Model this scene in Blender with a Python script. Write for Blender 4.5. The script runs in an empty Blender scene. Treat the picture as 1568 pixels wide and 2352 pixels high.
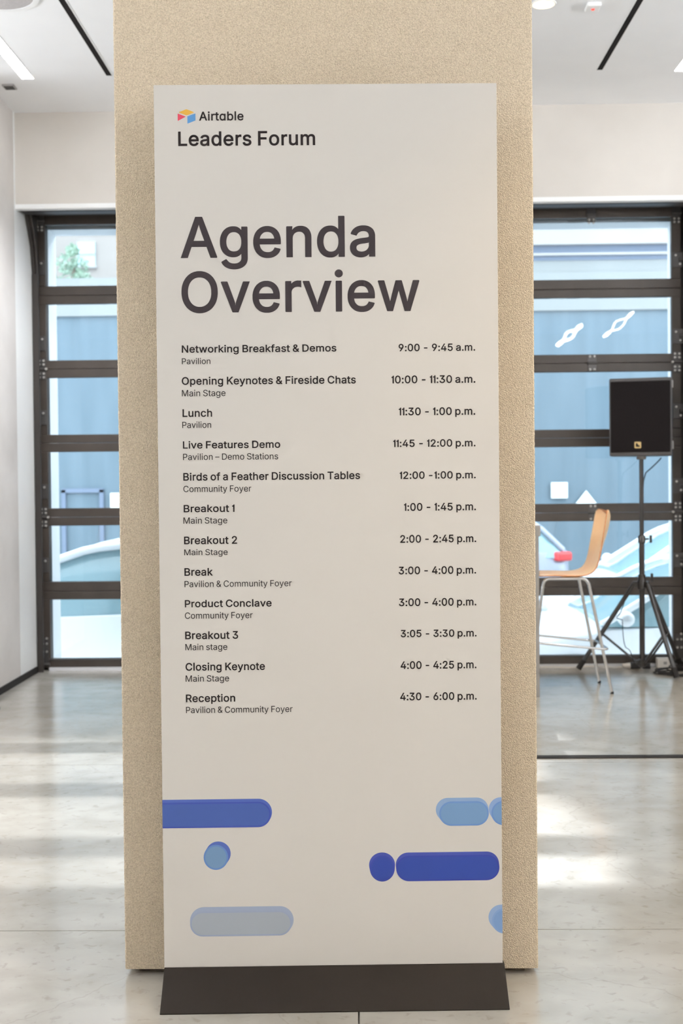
import bpy, bmesh, math, random
from mathutils import Vector, Matrix

# ---------------------------------------------------------------- camera, sky, sun, exposure
C = bpy.context.scene.collection
S = bpy.context.scene
PI = math.pi
YAW, PITCH, ROLL, EYE = 0.01781, 0.01775, 0.00953, 1.42
fwd = Vector((-math.sin(YAW)*math.cos(PITCH), math.cos(YAW)*math.cos(PITCH), -math.sin(PITCH)))
rgt = Vector((math.cos(YAW), math.sin(YAW), 0))
dwn = fwd.cross(rgt)
r2 = rgt*math.cos(ROLL) + dwn*math.sin(ROLL)
d2 = -rgt*math.sin(ROLL) + dwn*math.cos(ROLL)
cam = bpy.data.cameras.new('camera'); cam_ob = bpy.data.objects.new('camera', cam); C.objects.link(cam_ob)
m3 = Matrix((r2, -d2, -fwd)).transposed()
cam_ob.matrix_world = Matrix.Translation((0, 0, EYE)) @ m3.to_4x4()
cam.sensor_fit = 'VERTICAL'; cam.sensor_height = 36; cam.sensor_width = 24
cam.lens = 2700/2352*36
cam.shift_x = 0; cam.shift_y = -29.09/2352
cam.dof.use_dof = True; cam.dof.focus_distance = 3.2; cam.dof.aperture_fstop = 5.0
cam.clip_start = 0.05; cam.clip_end = 300
S.camera = cam_ob

S.view_settings.view_transform = 'Standard'; S.view_settings.look = 'None'
S.view_settings.exposure = 0.12; S.view_settings.gamma = 1.0; S.view_settings.use_curve_mapping = False
S.cycles.use_denoising = True
S.cycles.max_bounces = 10; S.cycles.diffuse_bounces = 6; S.cycles.glossy_bounces = 5
S.cycles.transparent_max_bounces = 16; S.cycles.transmission_bounces = 6
S.cycles.caustics_reflective = False; S.cycles.caustics_refractive = False
S.cycles.sample_clamp_indirect = 6.0

SKY = (0.80, 0.92, 1.0); SKY_STRENGTH = 4.7
SUN_ELEV, SUN_AZ, SUN_STRENGTH = math.radians(33.2), math.radians(4.0), 5.2
STRIP_STRENGTH, STRIP_COL = 25.5, (0.97, 0.97, 0.98)
FILL_STRENGTH, FILL_COL = 235.0, (0.90, 0.95, 1.0)
SPOT_POWER, SPOT_COL = 130.0, (1.0, 0.68, 0.28)

w = bpy.data.worlds.new('sky'); S.world = w; w.use_nodes = True
bg = w.node_tree.nodes['Background']
bg.inputs['Color'].default_value = (*SKY, 1); bg.inputs['Strength'].default_value = SKY_STRENGTH
sun = bpy.data.lights.new('sun', 'SUN'); sun.energy = SUN_STRENGTH; sun.angle = math.radians(0.6); sun.color = (1.0, 0.96, 0.90)
sun_ob = bpy.data.objects.new('sun', sun); C.objects.link(sun_ob)
sdir = Vector((-math.sin(SUN_AZ)*math.cos(SUN_ELEV), -math.cos(SUN_AZ)*math.cos(SUN_ELEV), -math.sin(SUN_ELEV)))
sun_ob.rotation_euler = sdir.to_track_quat('-Z', 'Y').to_euler(); sun_ob.location = (0, 40, 30)

# ---------------------------------------------------------------- materials
def lin(r, g, b, k=1.0):
    f = lambda c: (c/12.92 if c <= 0.04045 else ((c+0.055)/1.055)**2.4)
    return tuple(min(f(v/255)*k, 0.95) for v in (r, g, b))
def mat(name, col, rough=0.5, metal=0.0, spec=0.5, emit=None, strength=0.0):
    m = bpy.data.materials.new(name); m.use_nodes = True
    b = m.node_tree.nodes['Principled BSDF']
    b.inputs['Base Color'].default_value = (*col, 1); b.inputs['Roughness'].default_value = rough
    b.inputs['Metallic'].default_value = metal; b.inputs['Specular IOR Level'].default_value = spec
    if emit:
        b.inputs['Emission Color'].default_value = (*emit, 1); b.inputs['Emission Strength'].default_value = strength
    return m
def noise_mat(name, c1, c2, scale, rough=0.5, bump=0.0, bscale=None, detail=6.0, spec=0.5, stretch=(1, 1, 1), r2=None, bdist=0.01, lo=0.35, hi=0.65):
    m = mat(name, c1, rough, spec=spec); n = m.node_tree.nodes; L = m.node_tree.links; b = n['Principled BSDF']
    tc = n.new('ShaderNodeTexCoord'); mp = n.new('ShaderNodeMapping'); mp.inputs['Scale'].default_value = stretch
    L.new(tc.outputs['Object'], mp.inputs['Vector'])
    t = n.new('ShaderNodeTexNoise'); t.inputs['Scale'].default_value = scale; t.inputs['Detail'].default_value = detail
    L.new(mp.outputs[0], t.inputs['Vector'])
    cr = n.new('ShaderNodeValToRGB'); cr.color_ramp.elements[0].color = (*c1, 1); cr.color_ramp.elements[1].color = (*c2, 1)
    cr.color_ramp.elements[0].position = lo; cr.color_ramp.elements[1].position = hi
    L.new(t.outputs['Fac'], cr.inputs['Fac']); L.new(cr.outputs['Color'], b.inputs['Base Color'])
    if r2 is not None:
        mr = n.new('ShaderNodeMapRange'); mr.inputs['To Min'].default_value = rough; mr.inputs['To Max'].default_value = r2
        L.new(t.outputs['Fac'], mr.inputs['Value']); L.new(mr.outputs[0], b.inputs['Roughness'])
    if bump:
        t2 = n.new('ShaderNodeTexNoise'); t2.inputs['Scale'].default_value = bscale or scale; t2.inputs['Detail'].default_value = 4.0
        L.new(mp.outputs[0], t2.inputs['Vector'])
        bp = n.new('ShaderNodeBump'); bp.inputs['Strength'].default_value = bump; bp.inputs['Distance'].default_value = bdist
        L.new(t2.outputs['Fac'], bp.inputs['Height']); L.new(bp.outputs[0], b.inputs['Normal'])
    return m
def stucco_mat():
    m = mat('stucco', (0.5, 0.42, 0.32), 0.9, spec=0.2); n = m.node_tree.nodes; L = m.node_tree.links; b = n['Principled BSDF']
    tc = n.new('ShaderNodeTexCoord')
    v = n.new('ShaderNodeTexNoise'); v.inputs['Scale'].default_value = 260; v.inputs['Detail'].default_value = 3; v.inputs['Distortion'].default_value = 0.6
    g = n.new('ShaderNodeTexNoise'); g.inputs['Scale'].default_value = 2.2; g.inputs['Detail'].default_value = 5
    vo = n.new('ShaderNodeTexVoronoi'); vo.inputs['Scale'].default_value = 300
    for t in (v, g, vo): L.new(tc.outputs['Object'], t.inputs['Vector'])
    cr = n.new('ShaderNodeValToRGB'); cr.color_ramp.elements[0].color = (0.59, 0.485, 0.355, 1); cr.color_ramp.elements[1].color = (0.80, 0.685, 0.525, 1)
    cr.color_ramp.elements[0].position = 0.30; cr.color_ramp.elements[1].position = 0.62
    L.new(v.outputs['Fac'], cr.inputs['Fac'])
    mx = n.new('ShaderNodeMix'); mx.data_type = 'RGBA'; mx.blend_type = 'MULTIPLY'; mx.inputs['Factor'].default_value = 0.35
    gr = n.new('ShaderNodeValToRGB'); gr.color_ramp.elements[0].color = (0.80, 0.78, 0.74, 1); gr.color_ramp.elements[1].color = (1, 1, 1, 1)
    gr.color_ramp.elements[0].position = 0.35; gr.color_ramp.elements[1].position = 0.6
    L.new(g.outputs['Fac'], gr.inputs['Fac']); L.new(cr.outputs['Color'], mx.inputs[6]); L.new(gr.outputs['Color'], mx.inputs[7])
    L.new(mx.outputs[2], b.inputs['Base Color'])
    ad = n.new('ShaderNodeMath'); ad.operation = 'SUBTRACT'
    L.new(v.outputs['Fac'], ad.inputs[0]); L.new(vo.outputs['Distance'], ad.inputs[1])
    bp = n.new('ShaderNodeBump'); bp.inputs['Strength'].default_value = 0.75; bp.inputs['Distance'].default_value = 0.0032
    L.new(ad.outputs[0], bp.inputs['Height']); L.new(bp.outputs[0], b.inputs['Normal'])
    return m
def floor_mat():
    m = mat('polished_concrete', (0.5, 0.5, 0.5), 0.2, spec=0.6); n = m.node_tree.nodes; L = m.node_tree.links; b = n['Principled BSDF']; b.inputs['IOR'].default_value = 2.35
    tc = n.new('ShaderNodeTexCoord')
    def nz(scale, det, sc=(1, 1, 1), dist=0.0):
        mp = n.new('ShaderNodeMapping'); mp.inputs['Scale'].default_value = sc; L.new(tc.outputs['Object'], mp.inputs['Vector'])
        t = n.new('ShaderNodeTexNoise'); t.inputs['Scale'].default_value = scale; t.inputs['Detail'].default_value = det; t.inputs['Distortion'].default_value = dist
        L.new(mp.outputs[0], t.inputs['Vector']); return t
    a = nz(1.1, 9, (1, 1.5, 1), 0.2); s = nz(5, 10, (1, 1.3, 1), 0.4); f = nz(60, 4)
    cr = n.new('ShaderNodeValToRGB'); e = cr.color_ramp.elements
    e[0].color = (0.43, 0.405, 0.365, 1); e[0].position = 0.30; e[1].color = (0.565, 0.54, 0.495, 1); e[1].position = 0.70
    L.new(a.outputs['Fac'], cr.inputs['Fac'])
    c2 = n.new('ShaderNodeValToRGB'); e = c2.color_ramp.elements
    e[0].color = (0.78, 0.76, 0.73, 1); e[0].position = 0.28; e[1].color = (1, 1, 1, 1); e[1].position = 0.60
    L.new(s.outputs['Fac'], c2.inputs['Fac'])
    sp = nz(26, 12, (1, 1.1, 1), 0.5); c3 = n.new('ShaderNodeValToRGB'); e = c3.color_ramp.elements
    e[0].color = (0.62, 0.59, 0.55, 1); e[0].position = 0.30; e[1].color = (1, 1, 1, 1); e[1].position = 0.42
    L.new(sp.outputs['Fac'], c3.inputs['Fac'])
    m0 = n.new('ShaderNodeMix'); m0.data_type = 'RGBA'; m0.blend_type = 'MULTIPLY'; m0.inputs['Factor'].default_value = 0.6
    L.new(c2.outputs['Color'], m0.inputs[6]); L.new(c3.outputs['Color'], m0.inputs[7])
    mx = n.new('ShaderNodeMix'); mx.data_type = 'RGBA'; mx.blend_type = 'MULTIPLY'; mx.inputs['Factor'].default_value = 0.75
    L.new(cr.outputs['Color'], mx.inputs[6]); L.new(m0.outputs[2], mx.inputs[7])
    # hairline cracks
    vo = n.new('ShaderNodeTexVoronoi'); vo.feature = 'DISTANCE_TO_EDGE'; vo.inputs['Scale'].default_value = 0.8
    wp = nz(3.0, 6); mixv = n.new('ShaderNodeMix'); mixv.data_type = 'RGBA'; mixv.blend_type = 'ADD'; mixv.inputs['Factor'].default_value = 0.35
    L.new(tc.outputs['Object'], mixv.inputs[6]); L.new(wp.outputs['Color'], mixv.inputs[7]); L.new(mixv.outputs[2], vo.inputs['Vector'])
    cc = n.new('ShaderNodeValToRGB'); e = cc.color_ramp.elements; e[0].color = (0.55, 0.52, 0.48, 1); e[0].position = 0.0; e[1].color = (1, 1, 1, 1); e[1].position = 0.0012
    L.new(vo.outputs['Distance'], cc.inputs['Fac'])
    m2 = n.new('ShaderNodeMix'); m2.data_type = 'RGBA'; m2.blend_type = 'MULTIPLY'; m2.inputs['Factor'].default_value = 0.25
    L.new(mx.outputs[2], m2.inputs[6]); L.new(cc.outputs['Color'], m2.inputs[7])
    L.new(m2.outputs[2], b.inputs['Base Color'])
    mr = n.new('ShaderNodeMapRange'); mr.inputs['To Min'].default_value = 0.11; mr.inputs['To Max'].default_value = 0.23
    L.new(s.outputs['Fac'], mr.inputs['Value']); L.new(mr.outputs[0], b.inputs['Roughness'])
    bp = n.new('ShaderNodeBump'); bp.inputs['Strength'].default_value = 0.05; bp.inputs['Distance'].default_value = 0.004
    L.new(f.outputs['Fac'], bp.inputs['Height']); L.new(bp.outputs[0], b.inputs['Normal'])
    return m
def glass_mat(name, tint):
    m = bpy.data.materials.new(name); m.use_nodes = True; n = m.node_tree.nodes; L = m.node_tree.links; n.clear()
    o = n.new('ShaderNodeOutputMaterial'); mx = n.new('ShaderNodeMixShader'); tr = n.new('ShaderNodeBsdfTransparent'); gl = n.new('ShaderNodeBsdfGlossy'); fr = n.new('ShaderNodeFresnel')
    tr.inputs['Color'].default_value = (*tint, 1); gl.inputs['Roughness'].default_value = 0.0; fr.inputs['IOR'].default_value = 1.5
    L.new(fr.outputs[0], mx.inputs[0]); L.new(tr.outputs[0], mx.inputs[1]); L.new(gl.outputs[0], mx.inputs[2]); L.new(mx.outputs[0], o.inputs['Surface'])
    return m

M = {}
M['floor'] = floor_mat()
M['stucco'] = stucco_mat()
M['core'] = noise_mat('rough_concrete', (0.10, 0.085, 0.07), (0.2, 0.17, 0.14), 30, 0.9, 0.5)
M['ceiling'] = noise_mat('ceiling_paint', (0.88, 0.89, 0.91), (0.90, 0.91, 0.93), 3, 0.8)
M['plaster'] = noise_mat('warm_white_plaster', (0.63, 0.595, 0.555), (0.67, 0.635, 0.595), 2.0, 0.8, 0.02, 30)
M['white'] = noise_mat('white_paint', (0.88, 0.89, 0.90), (0.91, 0.92, 0.92), 3, 0.6)
M['concrete_wall'] = noise_mat('concrete_wall', (0.60, 0.57, 0.55), (0.74, 0.71, 0.69), 1.6, 0.75, 0.05, 25, detail=9, r2=0.6)
M['bronze'] = noise_mat('dark_bronze_metal', (0.044, 0.035, 0.029), (0.055, 0.044, 0.037), 6, 0.45, spec=0.4)
M['bronze_dark'] = mat('dark_steel_track', (0.030, 0.025, 0.022), 0.5, spec=0.4)
M['hinge'] = mat('hinge_steel', (0.075, 0.070, 0.068), 0.4, 0.3)
M['bolt'] = mat('zinc_bolt', (0.62, 0.60, 0.58), 0.35, 0.6)
M['pane'] = glass_mat('tinted_glass', (0.92, 0.955, 0.985))
M['panel'] = noise_mat('sign_board', (0.660, 0.628, 0.587), (0.670, 0.638, 0.597), 2, 0.5, spec=0.35)
M['ink'] = mat('black_ink', (0.014, 0.009, 0.009), 0.55, spec=0.2)
M['ink2'] = mat('charcoal_ink', (0.036, 0.028, 0.031), 0.55, spec=0.2)
M['base'] = noise_mat('dark_sign_base', (0.0125, 0.0085, 0.0055), (0.015, 0.0105, 0.0072), 5, 0.55, spec=0.2)
M['black'] = mat('black_plastic', (0.012, 0.011, 0.011), 0.5, spec=0.4)
M['grille'] = noise_mat('black_grille_cloth', (0.005, 0.0035, 0.0035), (0.008, 0.006, 0.006), 300, 0.9, spec=0.15)
M['cabinet'] = mat('charcoal_cabinet_paint', (0.06, 0.055, 0.055), 0.45)
M['gold'] = mat('gold_emblem', (0.70, 0.52, 0.25), 0.35, 0.5)
M['stand'] = mat('black_stand_metal', (0.022, 0.019, 0.018), 0.32, spec=0.6)
M['chrome'] = mat('chrome', (0.72, 0.72, 0.72), 0.18, 1.0)
M['ply'] = noise_mat('beech_plywood', lin(244, 190, 146, 1.15), lin(250, 202, 160, 1.15), 5, 0.42, stretch=(1, 1, 0.08), detail=4)
M['ply_edge'] = noise_mat('plywood_edge', lin(176, 112, 66), lin(200, 134, 84), 80, 0.5, stretch=(0.1, 0.1, 1))
M['table'] = noise_mat('grey_laminate', (0.25, 0.235, 0.22), (0.29, 0.275, 0.26), 8, 0.5)
M['rubber'] = mat('black_rubber', (0.014, 0.012, 0.011), 0.7, spec=0.25)
M['cable_white'] = mat('white_cable', (0.75, 0.72, 0.68), 0.5)
M['slot'] = mat('black_slot_metal', (0.010, 0.008, 0.008), 0.8, spec=0.1)
M['strip'] = mat('strip_light_diffuser', (0.9, 0.9, 0.9), 0.5, emit=STRIP_COL, strength=STRIP_STRENGTH)
M['fill'] = mat('fill_light_diffuser', (0.9, 0.9, 0.9), 0.5, emit=FILL_COL, strength=FILL_STRENGTH)
M['warm_lamp'] = mat('warm_lamp_lens', (0.9, 0.85, 0.75), 0.5, emit=(1.0, 0.78, 0.42), strength=1.6)
M['ribbon'] = mat('ribbon_light', (0.9, 0.9, 0.9), 0.5, emit=(1.0, 0.95, 0.85), strength=32.0)
M['grey_grille'] = noise_mat('grey_speaker_grille', (0.42, 0.40, 0.40), (0.50, 0.48, 0.48), 120, 0.8)
M['grey_metal'] = mat('grey_metal', (0.36, 0.35, 0.34), 0.5, 0.2)
M['red_led'] = mat('red_indicator', (0.8, 0.05, 0.04), 0.4, emit=(1, 0.08, 0.05), strength=0.8)
M['sill'] = mat('aluminium_sill', (0.78, 0.79, 0.82), 0.35, 0.3)
M['asphalt'] = noise_mat('street_asphalt', (0.34, 0.34, 0.35), (0.46, 0.46, 0.47), 20, 0.9)
M['pavement'] = noise_mat('sidewalk_concrete', (0.55, 0.54, 0.52), (0.65, 0.64, 0.62), 6, 0.9)
M['blue_wall'] = noise_mat('blue_grey_cladding', (0.122, 0.172, 0.205), (0.145, 0.200, 0.236), 1.4, 0.8, stretch=(3, 1, 0.3))
M['facade_white'] = noise_mat('white_facade', (0.37, 0.355, 0.345), (0.39, 0.375, 0.365), 1.0, 0.8)
M['facade_pale'] = noise_mat('pale_facade', (0.265, 0.275, 0.268), (0.285, 0.295, 0.288), 1.0, 0.8)
M['facade_blue_grey'] = mat('blue_grey_cornice', (0.16, 0.20, 0.27), 0.7)
M['facade_beige'] = noise_mat('pale_stone_facade', (0.33, 0.29, 0.26), (0.35, 0.31, 0.28), 1.0, 0.8)
M['far_window'] = mat('far_window_glass', (0.42, 0.58, 0.66), 0.15, spec=0.8)
M['leaf'] = noise_mat('street_tree_leaves', (0.30, 0.42, 0.33), (0.42, 0.55, 0.42), 4, 0.7)
M['bark'] = mat('tree_bark', (0.25, 0.20, 0.16), 0.9)
M['car_white'] = mat('white_car_paint', (0.82, 0.83, 0.84), 0.25, spec=0.5)
M['car_silver'] = mat('silver_car_paint', (0.40, 0.43, 0.50), 0.3, 0.2)
M['car_glass'] = mat('car_glass', (0.24, 0.38, 0.42), 0.08, spec=0.9)  # pale cyan base colour puts the sky's reflection into the glass
M['tyre'] = mat('tyre_rubber', (0.03, 0.03, 0.03), 0.8)
M['rim'] = mat('alloy_rim', (0.6, 0.6, 0.62), 0.3, 0.8)
M['tail'] = mat('red_tail_lamp', (0.75, 0.06, 0.06), 0.25)
M['head'] = mat('clear_head_lamp', (0.8, 0.85, 0.88), 0.1, spec=0.8)
M['notice'] = mat('white_notice_board', (0.85, 0.88, 0.84), 0.6)

# ---------------------------------------------------------------- mesh helpers
class MB:
    def __init__(self): self.bm = bmesh.new()
    def box(self, c, s, rot=None, taper=None):
        v = []
        for dz in (-.5, .5):
            k = 1.0 if not taper or dz < 0 else taper
            for dx, dy in ((-.5, -.5), (.5, -.5), (.5, .5), (-.5, .5)):
                p = Vector((dx*s[0]*k, dy*s[1]*k, dz*s[2]))
                if rot: p = rot @ p
                v.append(self.bm.verts.new(p + Vector(c)))
        for f in ((3, 2, 1, 0), (4, 5, 6, 7), (0, 1, 5, 4), (1, 2, 6, 5), (2, 3, 7, 6), (3, 0, 4, 7)):
            self.bm.faces.new([v[i] for i in f])
        return self
    def span(self, a, b):
        return self.box([(a[i]+b[i])/2 for i in range(3)], [abs(b[i]-a[i]) for i in range(3)])
    def rings(self, rings, close_ends=True, loop=False):
        vs = [[self.bm.verts.new(p) for p in r] for r in rings]
        n = len(vs[0]); K = len(vs)
        for i in range(K if loop else K-1):
            a, b = vs[i], vs[(i+1) % K]
            for j in range(n):
                self.bm.faces.new((a[j], a[(j+1) % n], b[(j+1) % n], b[j]))
        if close_ends and not loop:
            self.bm.faces.new(list(reversed(vs[0]))); self.bm.faces.new(vs[-1])
        return self
    def tube(self, pts, r, n=12, loop=False, flat=1.0):
        P = [Vector(p) for p in pts]; R = r if isinstance(r, (list, tuple)) else [r]*len(P)
        rings = []; up = None
        for i, p in enumerate(P):
            if loop: t = (P[(i+1) % len(P)] - P[i-1])
            else: t = P[min(i+1, len(P)-1)] - P[max(i-1, 0)]
            t.normalize()
            if up is None:
                up = Vector((0, 0, 1)) if abs(t.z) < .9 else Vector((0, 1, 0))
            x = t.cross(up).normalized(); y = x.cross(t).normalized(); up = y
            rings.append([p + x*math.cos(2*PI*k/n)*R[i] + y*math.sin(2*PI*k/n)*R[i]*flat for k in range(n)])
        return self.rings(rings, True, loop)
    def lathe(self, prof, c=(0, 0, 0), n=32, axis='Z', loop=False):
        rings = []
        for r, z in prof:
            ring = []
            for k in range(n):
                a = 2*PI*k/n
                q = (r*math.cos(a), r*math.sin(a), z)
                if axis == 'Y': q = (q[0], q[2], q[1])
                if axis == 'X': q = (q[2], q[0], q[1])
                ring.append((q[0]+c[0], q[1]+c[1], q[2]+c[2]))
            rings.append(ring)
        return self.rings(rings, not loop, loop)
    def prism(self, poly, a, b, fn):
        # polygon poly (u, v) extruded from depth a to b, fn(u, v, d) -> xyz
        return self.rings([[fn(u, v, a) for u, v in poly], [fn(u, v, b) for u, v in poly]])
    def build(self, name, m, parent=None, smooth=None, bevel=0.0, segs=2):
        bmesh.ops.recalc_face_normals(self.bm, faces=self.bm.faces)
        me = bpy.data.meshes.new(name); self.bm.to_mesh(me); self.bm.free()
        me.materials.append(M[m] if isinstance(m, str) else m)
        o = bpy.data.objects.new(name, me); C.objects.link(o)
        if parent: o.parent = parent
        if smooth is not None:
            me.shade_smooth(); me.set_sharp_from_angle(angle=math.radians(smooth))
        if bevel:
            md = o.modifiers.new('bevel', 'BEVEL'); md.width = bevel; md.segments = segs; md.limit_method = 'ANGLE'; md.angle_limit = math.radians(40)
        return o
def tag(o, label=None, cat=None, group=None, kind=None):
    for k, v in (('label', label), ('category', cat), ('group', group), ('kind', kind)):
        if v: o[k] = v
    return o
def empty(name, loc=(0, 0, 0), rz=0.0):
    o = bpy.data.objects.new(name, None); C.objects.link(o); o.location = loc; o.rotation_euler = (0, 0, rz); o.empty_display_size = 0.1
    return o
def copy_tree(o, parent=None):
    c = o.copy(); C.objects.link(c)
    if parent: c.parent = parent
    for ch in list(o.children): copy_tree(ch, c)
    return c
def arc(p0, p1, p2, n=8):
    p0, p1, p2 = Vector(p0), Vector(p1), Vector(p2)
    return [(1-t)**2*p0 + 2*t*(1-t)*p1 + t*t*p2 for t in [i/n for i in range(n+1)]]

# ---------------------------------------------------------------- the setting
CEIL, DOORY = 4.02, 8.80
f = MB()
JX, JY = [-6, -2.9, -0.022, 2.9, 6], [-4, 0.7, 3.672, 5.83, 9.15]
for i in range(4):
    for j in range(4):
        g = 0.0022
        f.span((JX[i]+g, JY[j]+g, -0.2), (JX[i+1]-g, JY[j+1]-g, 0))
f.span((-6, -4, -0.25), (6, 9.15, -0.012))
tag(f.build('floor', 'floor'), kind='structure')
tag(MB().span((-6, -4, CEIL), (6, 8.9, CEIL+0.2)).build('ceiling', 'ceiling'), kind='structure')
wl = MB().span((-6, 7.45, 0), (-2.43, 8.26, CEIL)).build('wall_left', 'concrete_wall'); tag(wl, kind='structure')
wj = MB().span((-6, 8.26, 0), (-2.43, 9.15, CEIL)).build('wall_left_return', 'white'); tag(wj, kind='structure')
tag(MB().span((-2.43, 8.30, 3.348), (2.47, 8.345, CEIL)).build('wall_back', 'plaster'), kind='structure')
sf = MB().prism([(8.293, 3.377), (8.293, 3.347), (8.298, 3.342), (8.346, 3.342), (8.346, 3.348), (8.30, 3.377)], -2.43, 2.47, lambda u, v, e: (e, u, v)).build('lit_soffit_strip', 'white'); tag(sf, kind='structure')  # white strip stands in for daylight caught under the header
tag(MB().span((2.47, 8.30, 0), (6, 9.15, CEIL)).build('wall_back_right', 'plaster'), kind='structure')
tag(MB().span((-2.43, 8.92, 3.328), (2.47, 9.15, 6.5)).span((-2.43, 8.92, 0), (-2.37, 9.15, 3.328)).span((2.37, 8.92, 0), (2.47, 9.15, 3.328)).build('wall_exterior', 'white'), kind='structure')
tag(MB().span((5.9, -4, 0), (6.1, 8.3, CEIL)).build('wall_right', 'plaster'), kind='structure')
tag(MB().span((-6.1, -4, 0), (-5.9, 7.45, CEIL)).build('wall_left_far', 'plaster'), kind='structure')
tag(MB().span((-6.1, -4.2, 0), (6.1, -4, CEIL)).build('wall_front', 'plaster'), kind='structure')
tag(MB().span((-2.43, 7.46, 0), (-2.418, 8.66, 0.045)).build('baseboard_left', 'rubber'), kind='structure')
tag(MB().span((-2.36, 8.75, 0), (2.36, 8.87, 0.022)).build('trim_2', 'sill'), kind='structure')
tag(MB().span((-0.3, 5.907, 0), (5.9, 5.962, 0.006)).build('trim_3', 'rubber', bevel=0.002), kind='structure')

# glazed sectional overhead door across the opening
d = empty('door_1', (0, DOORY, 0)); tag(d, kind='structure')
X0, X1 = -2.425, 2.372
secs = [(0.012, 0.592, 0.085, 0.530), (0.594, 1.148, 0.664, 1.085), (1.150, 1.704, 1.216, 1.638), (1.706, 2.258, 1.768, 2.194), (2.260, 2.806, 2.324, 2.744), (2.808, 3.47, 2.878, 3.335)]
GX0, GX1 = -2.352, 2.305
for k, (zb, zt, g0, g1) in enumerate(secs):
    b = MB()
    b.span((X0, -0.025, zb), (X1, 0.025, g0)); b.span((X0, -0.025, g1), (X1, 0.025, zt))
    b.span((X0, -0.025, g0), (GX0, 0.025, g1)); b.span((GX1, -0.025, g0), (X1, 0.025, g1))
    for x in (0.78,): b.span((x-0.035, -0.025, g0), (x+0.035, 0.025, g1))
    s = b.build('door_section', 'bronze', d, bevel=0.004)
    for a, c in ((GX0, 0.745), (0.815, GX1)):
        MB().span((a, 0.004, g0), (c, 0.010, g1)).build('glass_pane', 'pane', s)
    # roller brackets on the end stiles, half way up the section
    for sd, x in ((-1, -2.395), (1, 2.345)):
        zc = g0 + 0.30*(g1-g0) if k else 0.05
        h = MB()
        if k:
            h.box((x, -0.03, zc), (0.075, 0.008, 0.11)); h.tube([(x+sd*0.01, -0.035, zc), (x+sd*0.06, -0.035, zc)], 0.014)
        else:
            h.box((x, -0.03, 0.14), (0.06, 0.008, 0.20)); h.tube([(x-sd*0.04, -0.04, 0.045), (x+sd*0.05, -0.04, 0.045)], 0.013)
        br = h.build('roller_bracket', 'hinge', s, bevel=0.003)
        bb = MB()
        pts = ((0.018*sd, -0.032), (-0.014*sd, 0.032)) if k else ((0.016, 0.10), (0.016, 0.06), (-0.014, 0.06), (0.016, 0.0), (-0.014, 0.0))
        for bx, bz in pts:
            zz = (zc if k else 0.14) + bz
            bb.lathe([(0.0, -0.044), (0.007, -0.043), (0.009, -0.034), (0.009, -0.03)], (x+bx, 0, zz), 10, 'Y')
        bb.build('bolt', 'bolt', s, smooth=40)
    # hinges joining this section to the next one up
    if k in (1, 3, 5, ):
        for x in (-2.39, 2.34, 1.712, -1.76):
            side = abs(x) > 2
            zc = zt + 0.001 if k < 5 else 3.36
            h = MB(); h.box((x, -0.028, zc), (0.062, 0.006, 0.155 if side else 0.12)); h.tube([(x-0.035, -0.034, zc), (x+0.035, -0.034, zc)], 0.010)
            h.build('hinge', 'hinge', s, bevel=0.002)
            bb = MB()
            zs = (-0.062, -0.034, 0.034, 0.062) if side else (-0.048, 0.048)
            if k == 5: zs = (-0.066, -0.042)
            for bz in zs:
                for bx in (-0.016, 0.016):
                    bb.lathe([(0.0, -0.040), (0.007, -0.039), (0.009, -0.031), (0.009, -0.028)], (x+bx, 0, zc+bz), 10, 'Y')
            if side and k < 5:
                bb.lathe([(0.0, -0.048), (0.008, -0.047), (0.010, -0.036), (0.010, -0.03)], (x+0.036*(-1 if x > 0 else 1), 0, zc), 10, 'Y')
            bb.build('bolt', 'bolt', s, smooth=40)
    if k == 0:
        MB().span((X0+0.03, -0.03, g0-0.012), (X1-0.03, -0.02, g0)).build('grip_rail', 'hinge', s, bevel=0.002)
for sd, x in ((-1, -2.425), (1, 2.40)):
    b = MB()
    prof = [(-0.12, 0.0), (-0.12, 2.95), (-0.16, 3.15), (-0.30, 3.36), (-0.30, 3.5), (-0.02, 3.5), (-0.02, 0.0)]
    b.prism([(y, z) for y, z in prof], x, x+0.022, lambda u, v, e: (e, u, v))
    b.span((x, -0.13, 0), (x+0.045, -0.115, 2.95))
    b.tube(arc((x+0.03, -0.10, 2.9), (x+0.03, -0.10, 3.25), (x+0.03, -0.34, 3.42)), 0.012, 8)
    b.build('track', 'bronze_dark', d)
MB().span((-2.43, 0.03, 0), (-2.36, 0.07, 3.5)).build('side_frame', 'bronze_dark', d)
MB().span((2.33, 0.03, 0), (2.47, 0.07, 3.5)).build('side_frame', 'bronze_dark', d)
tb = MB(); tb.span((-2.41, -0.44, 3.34), (2.40, -0.34, 3.46)).tube([(-2.41, -0.14, 3.40), (2.40, -0.14, 3.40)], 0.022)
tb.build('spring_shaft', 'bronze_dark', d)

# ---------------------------------------------------------------- pillar and sign
pl = empty('pillar', (-0.102, 3.56, 0)); tag(pl, 'square beige stucco pillar standing behind the agenda sign', 'pillar')
b = MB(); hw, yb = 0.591, 0.222
random.seed(3); rings = []; nz = 760
for i in range(nz+1):
    z = 0.018 + (CEIL-0.018)*i/nz; j = lambda: random.uniform(-0.0005, 0.0005); ring = []
    for cx, cy in ((-1, -1), (1, -1), (1, 1), (-1, 1)):
        c = 0.0035 + abs(j()); x, y = cx*(hw+j()), cy*yb
        ring += [(x, y-cy*c, z), (x-cx*c, y, z)] if cx*cy > 0 else [(x-cx*c, y, z), (x, y-cy*c, z)]
    rings.append(ring)
b.rings(rings); b.build('stucco_shaft', 'stucco', pl)
MB().span((-hw+0.035, -yb+0.03, 0), (hw-0.035, yb-0.03, 0.018)).build('core', 'core', pl)

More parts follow.
